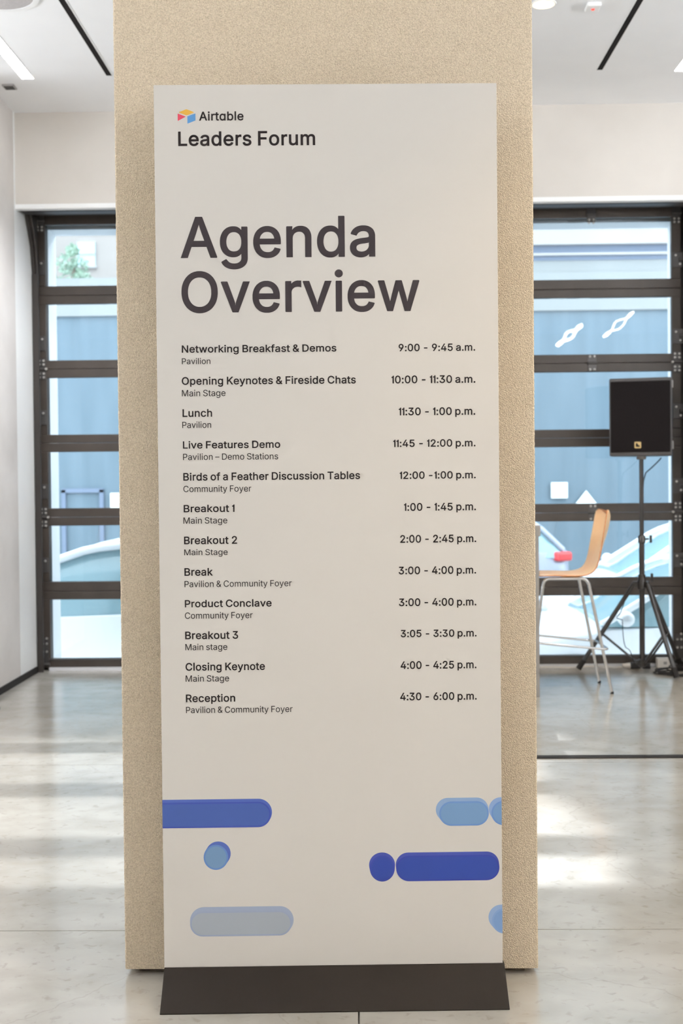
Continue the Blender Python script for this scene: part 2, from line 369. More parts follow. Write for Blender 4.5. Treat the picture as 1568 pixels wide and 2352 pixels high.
GLYPH = {'head': {'A': [686,[[276,743,398,743,408,736,677,4,677,-2,672,-16,564,-16,552,-15,480,187,204,187,132,-16,0,-16],[342,594,340,592,288,426,243,300,440,300,395,424,361,528]]],
'O': [761,[[402,753,432,750,476,741,508,730,538,716,568,698,594,677,620,652,639,630,664,592,680,562,692,534,703,500,713,456,718,420,720,382,720,334,717,298,713,270,702,222,691,188,678,158,661,128,638,96,618,72,596,50,566,28,538,11,504,-4,476,-14,432,-23,402,-26,362,-26,330,-23,288,-14,258,-4,226,10,196,28,168,50,141,76,125,94,102,128,88,152,72,186,60,220,50,262,44,300,41,340,41,384,44,426,49,460,55,488,68,528,81,560,101,596,124,630,143,652,170,679,200,701,226,717,258,731,288,741,330,750,362,753],[400,635,374,635,354,634,332,630,310,624,292,616,272,605,254,592,236,576,224,562,210,544,196,520,189,504,178,474,172,452,167,424,164,398,163,368,164,332,168,296,171,278,178,250,188,224,198,204,212,181,226,162,242,145,256,133,276,119,298,108,316,101,342,95,362,92,388,92,408,93,430,97,452,103,468,110,494,124,514,139,530,154,542,168,555,188,568,212,578,234,586,258,591,280,596,312,598,336,597,402,590,452,584,476,576,498,564,524,552,544,536,566,517,584,500,598,482,610,462,620,438,628,420,632]]],
'a': [556,[[497,-16,380,-16,380,33,362,15,340,-1,318,-12,294,-20,270,-26,244,-29,214,-29,188,-26,158,-19,138,-12,110,2,87,18,78,26,58,50,43,76,33,102,29,120,27,136,27,172,31,196,40,224,47,238,53,246,72,268,94,284,115,296,144,308,166,315,232,328,344,341,360,345,370,349,376,354,378,362,378,380,375,398,370,412,362,425,354,434,340,443,326,450,300,456,290,457,258,456,234,451,212,442,198,434,181,420,167,402,150,373,48,402,42,416,48,432,59,454,69,470,86,492,98,502,120,520,134,529,154,540,172,547,202,556,228,561,252,564,304,564,328,561,360,554,376,549,396,540,412,531,433,516,447,504,462,486,474,466,486,438,493,412,497,382],[389,248,348,238,304,230,250,224,218,218,194,211,176,202,165,194,157,186,153,178,149,166,147,154,148,138,150,128,156,116,168,102,182,93,200,86,226,81,252,80,276,83,298,89,316,97,338,112,348,123,356,132,365,146,372,162,378,186,378,242]]],
'd': [606,[[536,743,547,734,547,-14,530,-16,432,-16,430,46,422,34,410,21,386,2,354,-15,340,-20,318,-25,302,-27,256,-27,240,-25,220,-21,202,-16,180,-7,152,8,131,24,109,44,95,60,77,88,65,110,54,136,45,166,38,196,34,228,33,254,33,300,37,336,42,362,52,396,63,424,78,452,99,482,118,502,142,522,162,536,178,544,202,553,228,560,256,564,294,564,316,563,342,558,366,549,388,536,408,520,428,498,428,742,446,743],[302,83,316,85,334,89,356,99,370,108,380,118,388,126,400,144,408,160,415,176,424,206,429,244,429,296,425,330,416,364,403,392,386,414,364,435,352,442,338,448,314,454,298,455,280,455,256,451,242,447,230,441,206,423,193,408,184,396,170,370,164,354,159,334,153,288,153,252,157,218,165,186,181,150,188,138,200,122,222,103,244,91,256,87,272,84]]],
'e': [577,[[258,563,280,564,318,564,342,561,364,556,390,548,414,537,440,521,460,505,481,484,496,464,507,448,520,422,527,402,538,364,542,342,545,314,546,286,546,240,540,225,154,224,159,196,165,174,172,159,184,138,204,116,224,100,242,92,266,85,286,82,322,82,348,87,372,97,388,108,403,124,416,142,428,168,430,168,524,146,541,138,530,106,515,76,500,56,480,35,456,16,442,7,416,-7,394,-15,366,-22,330,-27,276,-27,250,-24,218,-17,194,-9,176,-1,158,9,131,30,108,52,92,70,77,92,61,124,52,144,43,174,36,208,33,238,33,298,35,318,41,354,49,382,59,410,69,432,84,456,103,482,116,496,136,512,164,532,184,542,208,552,234,559],[156,332,423,332,419,354,411,378,400,400,384,419,368,435,350,444,324,453,300,455,268,454,248,449,228,441,204,423,186,404,172,382,163,362]]],
'g': [607,[[538,557,547,546,547,-24,546,-46,541,-74,534,-98,525,-118,512,-140,497,-158,480,-175,460,-189,444,-199,422,-209,396,-218,370,-225,338,-230,310,-232,282,-232,254,-230,226,-226,198,-219,178,-212,151,-200,120,-181,106,-169,84,-146,72,-130,56,-102,60,-88,136,-44,150,-41,179,-76,194,-91,208,-102,234,-114,264,-121,298,-123,332,-120,344,-118,364,-111,386,-100,398,-90,411,-76,420,-60,424,-48,428,-24,428,54,428,55,422,48,408,35,390,21,376,13,352,1,334,-4,310,-8,278,-9,250,-8,230,-5,202,2,178,11,150,26,130,40,103,64,82,90,69,112,58,134,51,152,42,182,38,202,34,230,33,258,33,298,37,338,42,364,48,384,57,410,69,436,83,460,96,478,113,498,132,514,152,530,178,543,194,550,216,557,234,561,258,564,288,564,316,563,344,557,354,554,366,549,392,533,408,520,430,497,432,557],[306,455,286,455,270,454,244,448,220,436,201,418,191,406,182,392,175,380,166,358,157,326,153,292,153,258,156,232,159,214,165,194,171,180,185,154,194,142,204,131,216,122,227,116,238,110,256,104,284,100,312,101,342,107,354,112,364,118,374,125,388,138,404,158,416,184,425,218,429,252,429,300,424,338,414,370,400,398,390,412,380,423,358,439,334,450,322,453]]],
'i': [239,[[60,-15,60,546,70,557,166,557,177,550,179,548,179,-10,164,-16],[44,672,43,684,43,702,46,714,52,726,60,736,76,751,90,759,102,763,114,764,130,764,146,760,162,753,175,742,185,730,191,718,195,704,196,682,192,664,186,652,178,642,166,631,152,624,136,618,124,617,110,617,96,620,84,625,74,632,58,646,50,658]]],
'n': [586,[[525,-16,424,-16,407,-14,407,346,403,374,398,392,389,410,379,422,366,434,352,444,336,450,320,453,304,454,290,454,274,452,258,448,241,440,224,431,206,414,194,396,187,380,183,366,179,338,178,-15,60,-16,60,546,70,557,174,557,175,552,170,491,190,515,208,530,230,543,246,551,264,557,294,563,312,564,348,564,376,560,404,552,430,541,446,530,462,517,481,498,498,472,512,440,520,412,525,378,526,350]]],
'r': [370,[[72,-16,60,-8,60,548,70,557,174,557,176,509,194,526,212,540,228,549,254,559,280,565,290,566,362,564,362,438,360,437,338,446,312,449,290,450,258,445,234,436,212,419,196,402,189,388,185,378,181,364,179,348,179,-14,162,-16]]],
'v': [556,[[552,556,413,188,334,-16,228,-16,219,-10,6,546,20,557,126,557,128,556,135,548,265,188,275,154,278,114,283,160,300,214,422,552,432,557]]],
'w': [810,[[24,556,128,557,130,557,139,548,223,250,244,169,276,302,344,544,350,556,454,557,464,552,466,550,496,444,535,302,561,200,566,160,592,266,671,550,682,557,786,557,796,544,624,-16,526,-16,513,-14,432,268,406,372,385,292,299,-6,290,-16,186,-15,107,238,16,540,16,544]]]},
'bold': {'&': [640,[[222,746,258,752,298,753,330,750,350,746,372,739,400,724,426,704,447,682,466,652,474,634,479,614,483,588,483,566,481,548,476,528,470,512,458,488,448,472,437,458,402,423,378,402,342,376,464,229,472,256,477,284,478,339,603,338,602,282,600,262,596,236,589,208,578,178,566,152,549,124,653,-2,632,-20,516,-20,506,-15,468,32,452,20,428,6,398,-8,350,-22,318,-28,292,-30,250,-29,218,-25,194,-19,168,-10,140,3,120,16,102,29,85,46,69,64,55,86,45,106,38,126,33,144,29,170,29,200,30,218,36,246,41,262,50,280,59,296,83,326,112,354,164,396,135,434,118,460,102,492,96,508,91,526,87,554,87,582,92,614,98,634,108,656,121,678,135,694,156,713,176,727,196,737],[388,126,242,301,210,277,189,258,177,242,165,222,159,200,159,180,161,162,167,144,174,132,185,120,196,110,216,98,238,90,252,87,282,86,304,88,318,91,348,101,362,108,384,122],[264,471,302,498,325,518,333,526,344,540,351,556,354,572,354,586,352,596,348,606,340,616,330,626,324,631,314,635,298,638,278,638,266,636,252,631,240,624,231,614,223,604,218,590,216,578,216,558,223,532,229,520,242,500]]],
'-': [647,[[143,262,143,352,152,369,492,369,501,354,501,262,488,249,156,249]]],
'.': [269,[[217,28,210,14,200,2,184,-12,170,-20,150,-25,130,-26,112,-23,102,-19,86,-10,72,2,63,14,56,28,52,44,51,62,54,80,58,94,65,106,75,118,86,128,102,137,118,143,132,144,148,144,166,139,180,132,194,121,207,108,215,94,220,78,221,64,221,44]]],
'0': [647,[[334,757,360,755,390,749,420,739,442,728,468,712,490,694,516,666,533,642,546,620,562,586,574,552,584,514,591,478,596,434,598,398,598,340,597,304,593,264,586,220,577,184,567,152,553,120,541,96,522,68,502,45,474,18,454,4,430,-9,402,-19,376,-26,342,-30,314,-30,286,-28,254,-22,226,-12,200,0,174,18,156,34,132,58,114,84,100,108,84,142,72,178,62,216,56,250,51,292,49,328,49,384,50,422,55,470,61,504,68,534,77,564,90,598,107,630,127,660,146,682,169,704,194,722,220,736,244,745,274,753,308,757],[330,637,314,637,296,634,282,629,268,623,258,617,245,606,233,592,221,576,214,564,201,534,195,518,188,490,179,436,176,378,177,314,184,256,191,224,197,204,204,184,215,162,224,146,237,130,250,117,260,109,278,100,288,96,302,93,320,91,338,92,352,94,368,99,382,106,396,116,410,130,421,142,429,156,438,172,446,192,459,236,468,290,471,348,470,414,463,470,458,494,450,524,434,562,426,576,413,594,400,608,388,617,376,625,360,632,348,635]]],
'1': [300,[[264,-20,130,-20,130,524,32,526,32,634,104,647,132,666,147,696,156,747,264,746]]],
'2': [647,[[72,-20,72,76,301,322,348,370,383,410,410,446,426,474,434,498,437,522,436,550,430,574,422,590,406,607,390,618,374,627,362,631,332,637,312,637,292,635,266,627,248,617,230,600,216,580,207,560,202,534,201,506,186,497,76,497,74,532,79,574,88,604,97,626,109,648,126,670,144,690,160,703,178,716,202,730,224,740,242,746,264,752,292,756,310,757,340,757,366,754,386,750,412,742,440,731,460,720,480,706,494,694,508,680,527,656,539,636,548,616,556,594,560,578,564,544,564,518,563,502,560,484,554,462,541,428,526,400,506,370,479,336,450,302,401,248,261,102,560,101,576,92,576,-18,554,-20]]],
'3': [647,[[80,747,530,747,551,746,551,656,548,646,361,434,402,428,440,416,474,399,490,388,506,375,526,356,536,344,555,314,568,286,572,274,578,250,581,228,581,186,578,166,571,136,563,116,554,98,532,64,520,50,504,36,490,23,474,13,450,-1,422,-12,396,-20,374,-25,344,-29,324,-30,278,-29,254,-26,224,-19,202,-12,174,-1,150,12,128,26,107,44,86,66,74,84,62,106,53,130,44,170,43,188,46,208,48,209,162,209,174,198,178,174,187,150,198,134,208,124,227,110,250,100,282,93,304,91,334,92,354,95,372,100,397,112,414,123,433,144,442,160,447,176,450,196,450,218,448,232,444,248,439,260,430,276,422,286,412,296,396,309,383,316,358,326,320,333,294,334,218,334,204,348,205,436,371,626,80,626]]],
'4': [647,[[452,747,468,730,468,728,188,254,382,253,383,462,396,474,509,474,510,254,603,252,610,234,609,130,510,130,510,0,508,-20,384,-19,382,130,38,131,38,232,340,746,354,747]]],
'5': [647,[[542,747,543,726,543,636,528,626,234,625,216,470,216,470,236,479,256,486,278,492,298,496,338,497,370,494,392,489,412,483,440,472,468,455,484,444,499,430,514,414,530,394,548,364,560,338,566,320,572,298,578,260,578,206,572,168,567,150,558,124,547,102,534,82,518,60,499,40,476,20,456,7,436,-4,414,-13,394,-20,362,-27,334,-30,304,-30,276,-28,252,-24,226,-17,200,-7,172,8,148,24,126,45,105,70,91,92,82,110,76,126,69,152,66,174,66,205,184,206,194,190,196,176,200,164,208,146,218,132,236,116,256,103,276,96,310,91,330,92,340,93,364,99,384,109,406,125,416,136,424,146,438,172,445,196,448,218,448,250,444,272,438,292,431,306,421,322,411,334,390,352,372,363,354,370,334,374,318,376,294,375,272,372,254,367,228,358,208,346,188,331,116,338,76,344,76,370,119,746,138,747]]],
'6': [647,[[464,747,488,736,489,734,489,734,305,466,324,468,372,467,396,463,426,455,444,448,472,432,496,414,510,402,523,386,544,356,555,334,566,302,572,276,576,234,576,216,572,174,566,148,557,122,546,100,531,74,517,56,496,34,482,23,464,9,444,-2,420,-13,400,-20,376,-26,354,-29,334,-30,296,-29,272,-26,248,-20,224,-12,204,-2,184,9,160,27,150,36,129,58,114,77,100,100,90,124,82,148,75,178,72,204,71,222,72,256,75,280,83,312,93,342,106,373,122,404,147,448,178,496,346,741,356,747],[338,89,362,94,384,104,404,118,422,138,436,164,443,184,447,210,447,234,446,248,439,278,429,300,418,315,400,334,380,347,358,355,332,358,300,357,276,351,256,341,244,333,234,323,219,304,208,282,201,258,199,236,200,198,205,178,216,152,230,132,248,115,264,104,278,97,288,93,308,89]]],
'9': [647,[[180,-20,160,-4,160,-2,340,260,298,259,268,261,234,268,214,275,182,290,158,306,144,318,121,344,103,370,91,394,83,416,75,450,72,474,71,512,74,544,81,578,90,604,101,628,116,652,130,670,146,687,162,702,180,715,200,726,224,738,246,746,268,752,294,756,312,757,340,757,368,754,394,748,420,739,440,730,470,713,488,699,508,680,523,662,539,638,546,624,556,604,565,578,571,554,575,522,576,506,575,472,571,444,565,420,556,390,544,360,526,324,503,284,460,218,297,-18,286,-20],[364,632,336,637,310,637,290,634,268,625,250,614,230,596,216,574,205,548,199,520,199,484,204,458,212,436,219,424,226,414,242,396,260,383,282,373,306,368,334,367,360,372,384,382,400,392,418,410,432,434,441,454,446,478,447,514,443,540,437,560,421,590,406,607,384,623]]],
':': [269,[[217,28,210,14,200,2,184,-12,170,-20,150,-25,130,-26,112,-23,102,-19,86,-10,72,2,63,14,56,28,52,44,51,62,54,80,58,94,65,106,75,118,86,128,102,137,118,143,132,144,148,144,166,139,180,132,194,121,207,108,215,94,220,78,221,64,221,44],[206,502,216,484,219,472,221,458,221,438,216,422,210,408,200,394,188,383,174,375,160,370,146,367,126,367,108,371,94,377,82,386,70,398,62,410,56,422,52,436,51,456,53,472,60,492,70,506,80,517,96,527,112,534,130,537,146,537,162,533,176,528,194,515]]],
'A': [686,[[274,747,398,747,411,740,681,6,682,2,677,-18,676,-20,564,-20,550,-18,481,174,476,183,206,183,136,-20,-5,-20,249,680,273,746],[342,580,303,462,292,424,251,312,250,304,434,304,391,424,357,526]]],
'B': [651,[[66,746,358,747,380,746,410,742,436,736,458,729,474,722,496,710,514,697,525,686,539,672,557,650,567,632,576,610,585,576,587,564,588,540,588,512,585,490,578,464,570,446,560,430,548,416,534,402,503,382,536,363,564,339,581,318,595,294,601,282,607,266,614,240,617,212,617,178,611,140,603,114,590,88,580,72,566,54,546,35,528,23,514,14,492,4,464,-6,432,-14,394,-19,368,-20,274,-20,86,-20,66,-18],[199,310,200,101,358,101,400,105,428,112,446,121,464,134,476,150,483,166,487,186,487,206,482,230,475,246,464,264,452,276,430,292,418,299,404,304,384,308,368,310],[199,428,352,427,366,429,386,434,406,442,418,449,430,458,442,472,452,490,458,508,460,526,459,546,455,564,446,582,434,598,422,607,404,616,384,622,350,626,200,626]]],
'C': [728,[[514,-5,474,-18,440,-26,402,-30,362,-30,330,-27,290,-19,254,-7,226,6,192,26,164,48,140,70,117,98,98,126,76,168,64,196,52,234,42,284,38,322,37,360,38,404,42,442,51,488,64,530,77,560,99,602,118,630,142,658,172,685,198,705,226,721,254,734,286,745,312,751,350,756,392,757,422,755,450,751,478,744,512,732,536,722,564,705,594,683,612,666,631,646,650,620,665,594,677,566,683,550,690,526,700,478,574,477,564,490,559,510,552,528,544,546,535,560,514,582,490,601,470,613,432,626,402,631,374,631,354,630,322,623,296,613,264,594,246,580,232,566,221,552,206,530,196,510,182,474,176,452,170,416,167,384,167,344,169,316,172,296,179,264,187,238,195,218,206,198,219,178,234,159,249,144,264,132,278,123,300,112,318,105,336,100,356,97,374,96,402,96,416,98,432,101,458,109,474,116,490,125,510,140,528,158,535,168,548,190,556,208,564,236,574,249,698,248,692,208,681,170,675,154,662,128,642,96,621,70,596,45,568,24,552,14,542,8]]],
'D': [717,[[66,-19,66,746,86,747,336,747,380,744,416,738,452,728,492,712,526,693,556,671,584,646,601,626,621,596,642,556,655,524,665,492,674,450,679,404,680,352,678,312,672,268,662,226,649,188,636,160,615,124,595,96,579,78,556,57,534,41,508,25,484,13,460,3,432,-6,388,-15,338,-20],[200,101,318,101,338,102,372,107,410,117,444,133,458,142,478,157,492,172,501,182,512,198,520,214,531,240,538,264,545,298,549,328,550,358,549,400,545,432,540,456,534,478,523,508,510,532,498,550,486,562,468,580,448,593,428,604,410,611,392,617,352,624,324,626,199,626]]],
'F': [586,[[80,-20,66,-10,66,746,86,747,546,747,546,626,199,626,199,418,500,417,514,406,514,308,502,296,200,296,199,-18,178,-20]]],
'K': [667,[[684,746,684,746,677,738,536,584,373,410,651,22,668,-2,667,-4,648,-20,520,-19,280,318,199,230,198,-19,66,-20,66,746,199,746,199,468,197,422,194,399,238,452,510,746]]],
'L': [561,[[80,747,178,747,199,746,199,102,520,101,536,92,536,2,534,-20,86,-20,66,-18,66,736]]],
'N': [747,[[681,-20,542,-19,277,394,239,456,232,468,182,580,197,498,199,432,199,-18,198,-20,66,-20,66,746,206,746,516,258,552,198,550,208,550,746,681,746]]],
'O': [761,[[402,757,434,754,472,746,506,735,540,719,570,701,594,682,623,654,644,630,665,598,683,566,696,536,707,502,717,458,722,420,724,384,724,334,721,298,713,248,706,220,694,186,682,158,664,126,642,94,620,69,596,46,570,26,540,8,506,-8,472,-19,434,-27,402,-30,362,-30,330,-27,290,-19,254,-7,226,6,194,25,164,47,138,73,120,94,99,124,84,152,68,186,55,224,45,266,40,300,37,340,37,384,40,426,45,460,54,498,65,532,77,560,97,598,121,632,140,655,170,684,196,703,226,721,254,734,290,746,330,754,362,757],[400,631,374,631,356,630,332,626,312,620,294,613,272,601,254,588,239,574,227,560,213,540,200,518,191,500,182,474,177,454,171,424,168,394,167,362,168,328,172,294,176,274,182,252,192,224,201,206,213,186,231,162,244,148,258,136,278,123,300,112,318,105,342,99,362,96,388,96,406,97,430,101,450,107,468,114,492,128,512,143,528,158,537,168,553,192,565,214,575,238,582,258,587,280,592,312,594,336,593,402,589,436,586,452,580,476,572,496,560,522,549,542,533,562,514,582,496,596,480,606,460,616,440,623,420,628]]],
'P': [636,[[80,-20,66,-10,66,746,86,747,260,747,350,747,372,746,404,742,426,737,454,728,478,717,502,703,520,690,535,676,554,656,575,624,585,600,594,574,601,544,604,518,604,482,603,468,599,440,593,416,584,390,574,369,562,348,550,332,530,311,516,299,482,277,468,270,442,260,406,251,364,246,200,246,199,-18,178,-20],[199,366,342,366,362,367,380,370,404,378,420,386,433,396,450,416,461,436,469,462,471,488,470,524,465,548,456,568,449,580,440,590,426,602,410,612,392,619,372,623,342,626,200,626]]],
'R': [641,[[78,746,82,747,352,747,374,746,406,742,430,737,456,729,490,714,514,698,530,685,548,668,561,652,571,636,585,608,595,578,601,552,604,524,604,480,601,454,596,432,585,398,575,378,560,354,544,334,524,317,504,303,478,289,477,288,636,-4,618,-20,504,-20,492,-19,342,260,340,263,199,262,198,-19,66,-20,66,736],[199,626,200,384,348,384,376,387,398,392,417,400,434,410,450,424,460,438,468,462,473,492,473,514,470,536,462,564,451,582,436,598,420,609,408,614,390,620,366,624,342,626]]],
'T': [641,[[386,-20,276,-20,256,-18,256,624,38,626,26,638,26,736,40,747,594,747,616,746,616,636,600,626,388,626,387,624,387,0]]],
'a': [556,[[501,-20,376,-20,376,23,358,7,340,-5,320,-15,296,-24,270,-30,244,-33,214,-33,186,-30,158,-23,138,-16,130,-13,106,-1,84,16,70,30,56,46,39,74,29,102,25,120,23,136,23,172,28,200,37,226,43,238,51,250,70,271,90,287,112,299,142,312,164,319,202,327,232,332,342,345,358,348,366,352,372,356,374,362,374,380,371,396,366,410,359,422,351,430,338,440,324,446,300,452,268,453,252,451,228,445,214,438,198,429,184,418,170,400,152,368,46,398,37,416,44,434,55,456,65,472,78,488,94,505,116,522,130,532,156,545,172,551,202,560,228,565,252,568,304,568,328,565,360,558,376,553,398,544,416,534,436,520,450,506,464,490,478,466,490,440,497,414,501,382],[392,246,352,235,310,227,248,220,218,214,200,209,188,204,168,191,160,182,155,172,151,154,152,138,154,130,159,118,170,107,186,96,202,90,226,85,252,84,276,87,298,93,314,101,338,117,351,132,360,146,369,166,374,186,374,234]]],
'b': [606,[[70,747,162,747,183,746,184,511,196,523,218,540,240,553,264,562,290,567,312,568,350,568,382,563,408,556,438,544,460,531,478,518,496,501,514,480,530,458,547,426,558,398,567,366,574,328,577,294,577,246,575,220,571,192,564,160,555,132,546,110,529,80,512,56,500,42,474,17,454,3,428,-10,394,-23,374,-28,350,-31,304,-31,282,-28,262,-23,238,-13,214,2,198,14,180,33,178,-20,76,-20,56,-18,56,736],[304,87,334,88,346,90,360,95,380,105,395,118,404,127,419,146,432,172,442,204,448,244,448,296,444,326,435,360,428,378,421,390,402,415,392,425,378,435,356,446,328,451,308,451,292,450,272,445,258,440,246,433,226,416,209,394,197,368,187,334,182,298,181,260,183,234,186,212,190,192,195,176,208,148,218,134,226,124,236,114,250,104,266,96,276,92]]],
'c': [566,[[432,535,454,520,472,506,496,480,510,460,520,444,526,430,538,396,531,380,428,352,415,364,405,390,388,415,372,430,350,442,334,447,320,450,290,451,264,448,252,445,238,439,222,429,212,421,200,408,190,396,179,376,167,344,161,318,157,284,157,252,160,224,165,200,173,174,182,154,192,138,203,126,216,113,232,101,252,92,264,89,280,86,310,86,332,90,342,93,356,99,368,105,378,112,388,123,403,142,410,158,422,191,543,160,533,126,527,110,519,94,508,74,494,56,478,38,458,20,440,8,422,-3,398,-14,374,-22,348,-28,322,-31,284,-31,264,-30,236,-26,214,-20,188,-11,172,-3,154,7,130,25,105,50,87,72,70,98,56,124,45,154,38,178,32,210,29,244,29,292,31,320,36,350,45,384,55,410,68,436,83,460,95,476,116,500,138,518,158,532,182,545,210,556,236,563,260,567,282,568,322,568,352,564,380,557,406,547]]],
'd': [606,[[536,747,551,736,551,-18,530,-20,428,-20,426,33,412,18,400,8,374,-10,348,-22,320,-29,302,-31,256,-31,240,-29,216,-24,178,-11,150,4,128,20,106,42,90,60,74,84,61,110,50,136,41,164,34,196,30,228,29,254,29,302,33,336,38,362,48,396,60,426,75,454,93,480,115,504,140,526,162,540,176,547,202,557,224,563,256,568,294,568,322,566,344,561,366,553,390,539,408,525,424,509,424,746,446,747],[302,87,318,89,334,93,354,102,366,111,376,120,385,130,396,146,410,174,415,188,421,212,424,232,426,258,425,298,421,330,412,364,399,392,384,412,374,422,360,432,350,438,336,445,314,450,298,451,280,451,256,447,232,437,209,420,197,408,188,396,174,370,168,352,163,334,157,288,157,252,161,220,170,184,184,152,192,138,202,126,224,106,236,99,248,94,272,88]]],
'e': [577,[[234,563,270,568,318,568,342,565,366,560,392,551,416,540,442,524,462,508,486,484,501,464,511,448,523,424,535,392,541,370,546,342,549,316,550,294,550,238,542,221,159,220,165,188,174,162,183,146,197,128,208,118,226,104,242,96,266,89,286,86,320,86,346,91,370,100,386,111,399,124,412,144,426,173,524,150,546,140,535,108,526,88,508,60,494,42,476,25,460,13,444,3,414,-12,394,-19,368,-26,330,-31,276,-31,250,-28,218,-21,192,-12,174,-4,156,6,130,25,105,48,89,68,73,92,58,120,48,144,39,172,32,208,29,236,29,298,30,308,37,354,45,384,56,414,65,432,82,460,98,482,114,498,134,516,158,533,180,545,206,555],[160,336,419,336,413,360,407,378,400,392,386,412,374,425,364,432,349,440,336,446,318,450,300,451,270,450,248,445,228,436,208,421,189,402,177,384,167,362]]],
'f': [363,[[110,-20,96,-10,96,446,94,447,-10,448,-11,548,2,561,96,562,96,632,98,650,103,670,112,692,124,710,142,731,166,749,186,760,198,765,222,772,244,776,258,777,288,777,310,775,338,769,356,763,369,750,354,694,341,654,324,647,308,654,284,657,268,657,254,654,244,650,234,642,228,632,224,618,223,608,224,561,345,560,346,448,324,447,224,447,223,446,223,-18,202,-20]]],
'g': [607,[[540,561,551,548,551,-24,550,-46,545,-74,538,-98,529,-120,517,-140,500,-160,480,-179,464,-192,446,-202,420,-214,398,-222,374,-228,338,-234,310,-236,282,-236,254,-234,226,-230,200,-224,178,-216,150,-204,132,-194,116,-183,104,-172,81,-148,67,-130,52,-102,56,-85,136,-40,152,-37,179,-70,196,-88,212,-99,232,-109,244,-113,264,-117,298,-119,332,-116,362,-108,384,-96,396,-87,408,-74,415,-60,420,-48,424,-24,424,42,424,44,408,29,392,18,378,9,352,-3,336,-8,310,-12,284,-13,250,-12,228,-9,202,-2,174,9,150,22,130,35,108,53,93,70,80,86,65,110,48,148,37,186,30,230,29,258,29,298,33,340,39,368,44,386,53,410,66,438,80,462,93,480,110,500,130,519,150,533,170,544,188,552,212,560,234,565,258,568,300,568,334,564,358,557,388,541,412,523,426,507,428,561],[306,451,286,451,270,450,246,444,224,433,204,416,193,402,185,390,170,356,165,342,161,324,157,292,157,258,159,238,163,216,169,196,175,180,189,154,198,143,208,134,218,125,228,119,242,113,256,108,284,104,312,105,340,111,362,121,374,129,386,141,401,162,412,186,421,218,425,252,426,288,424,312,421,332,411,368,405,382,398,394,387,410,379,418,358,435,334,446]]],
'h': [586,[[70,747,162,747,183,746,184,514,194,525,212,538,236,551,262,560,286,566,312,568,356,567,374,564,400,558,422,549,444,537,466,519,472,514,486,498,502,474,513,450,522,420,528,388,530,364,530,0,528,-20,424,-20,403,-18,403,346,401,364,394,390,386,406,378,417,364,431,348,441,334,446,318,449,304,450,290,450,262,445,242,437,228,428,218,420,209,410,197,394,191,380,187,366,183,336,182,-19,56,-20,56,736],[164,493,162,489,165,492]]],
'i': [239,[[56,-19,56,548,68,561,166,561,183,552,183,-12,164,-20],[40,672,39,684,39,702,42,714,49,730,57,740,72,754,88,763,102,767,114,768,132,768,148,764,164,756,178,744,188,732,195,718,199,706,200,694,200,680,196,664,189,650,181,640,168,628,154,620,138,614,124,613,110,613,96,616,82,621,72,628,54,644,46,656]]],
'k': [544,[[70,747,162,747,183,746,184,342,396,561,520,561,541,542,540,540,529,528,314,308,558,-2,538,-20,410,-19,218,224,183,192,182,-19,56,-20,56,736]]],
'l': [246,[[58,-20,58,764,188,765,188,-20]]],
'm': [871,[[816,-19,688,-19,688,370,686,390,683,402,677,414,670,425,662,432,652,439,632,447,618,450,602,451,582,451,566,448,548,442,540,437,526,426,515,412,508,398,502,384,498,356,498,-20,372,-20,371,376,370,390,365,406,359,416,353,424,342,435,328,443,318,447,302,450,288,451,270,451,256,448,238,441,222,432,212,422,202,410,193,396,187,378,184,358,183,340,182,-19,56,-20,56,550,68,561,178,561,179,556,171,508,172,504,174,508,194,527,218,545,238,556,252,561,276,568,298,571,320,571,348,569,364,565,388,556,404,547,421,532,435,518,454,492,448,477,456,489,458,484,457,492,470,508,488,525,504,536,528,550,540,556,564,564,586,569,604,571,640,571,668,567,682,564,704,556,722,548,742,535,754,524,772,506,791,478,804,446,810,424,814,400,816,372]]],
'n': [586,[[529,-20,424,-20,403,-18,403,346,401,364,394,390,386,406,378,417,364,431,348,441,334,446,318,449,304,450,290,450,262,445,242,437,228,428,218,420,209,410,197,394,191,380,187,366,183,336,182,-19,56,-20,56,548,68,561,178,561,179,556,172,506,172,502,184,516,204,533,230,548,244,554,264,561,292,567,312,568,348,568,370,565,406,556,432,544,446,535,462,523,484,500,502,474,516,442,524,412,529,378,530,350]]],
'o': [593,[[240,-27,210,-19,188,-11,162,2,140,17,122,33,99,56,84,76,66,104,54,130,45,154,38,178,32,210,29,238,29,282,30,310,34,340,41,370,52,404,64,428,77,452,91,472,109,492,132,514,152,528,170,539,194,550,216,558,240,564,260,567,282,568,320,568,352,564,384,556,406,548,426,538,452,521,471,506,492,484,510,462,524,438,539,408,547,386,554,362,560,332,563,308,564,266,563,228,559,198,552,166,543,140,535,120,518,88,506,70,488,48,470,31,446,11,424,-2,400,-13,376,-21,346,-28,320,-31,284,-31,264,-30],[280,451,252,445,240,440,228,433,216,425,203,412,186,390,179,376,172,360,166,342,162,324,157,284,158,238,163,206,170,182,176,166,185,150,192,138,199,130,212,116,230,102,242,96,256,91,280,86,312,86,326,88,340,92,354,97,366,104,378,113,392,128,410,152,420,174,424,186,433,224,436,266,435,294,429,332,419,364,406,390,392,410,381,420,366,433,346,443,330,448,312,451]]],
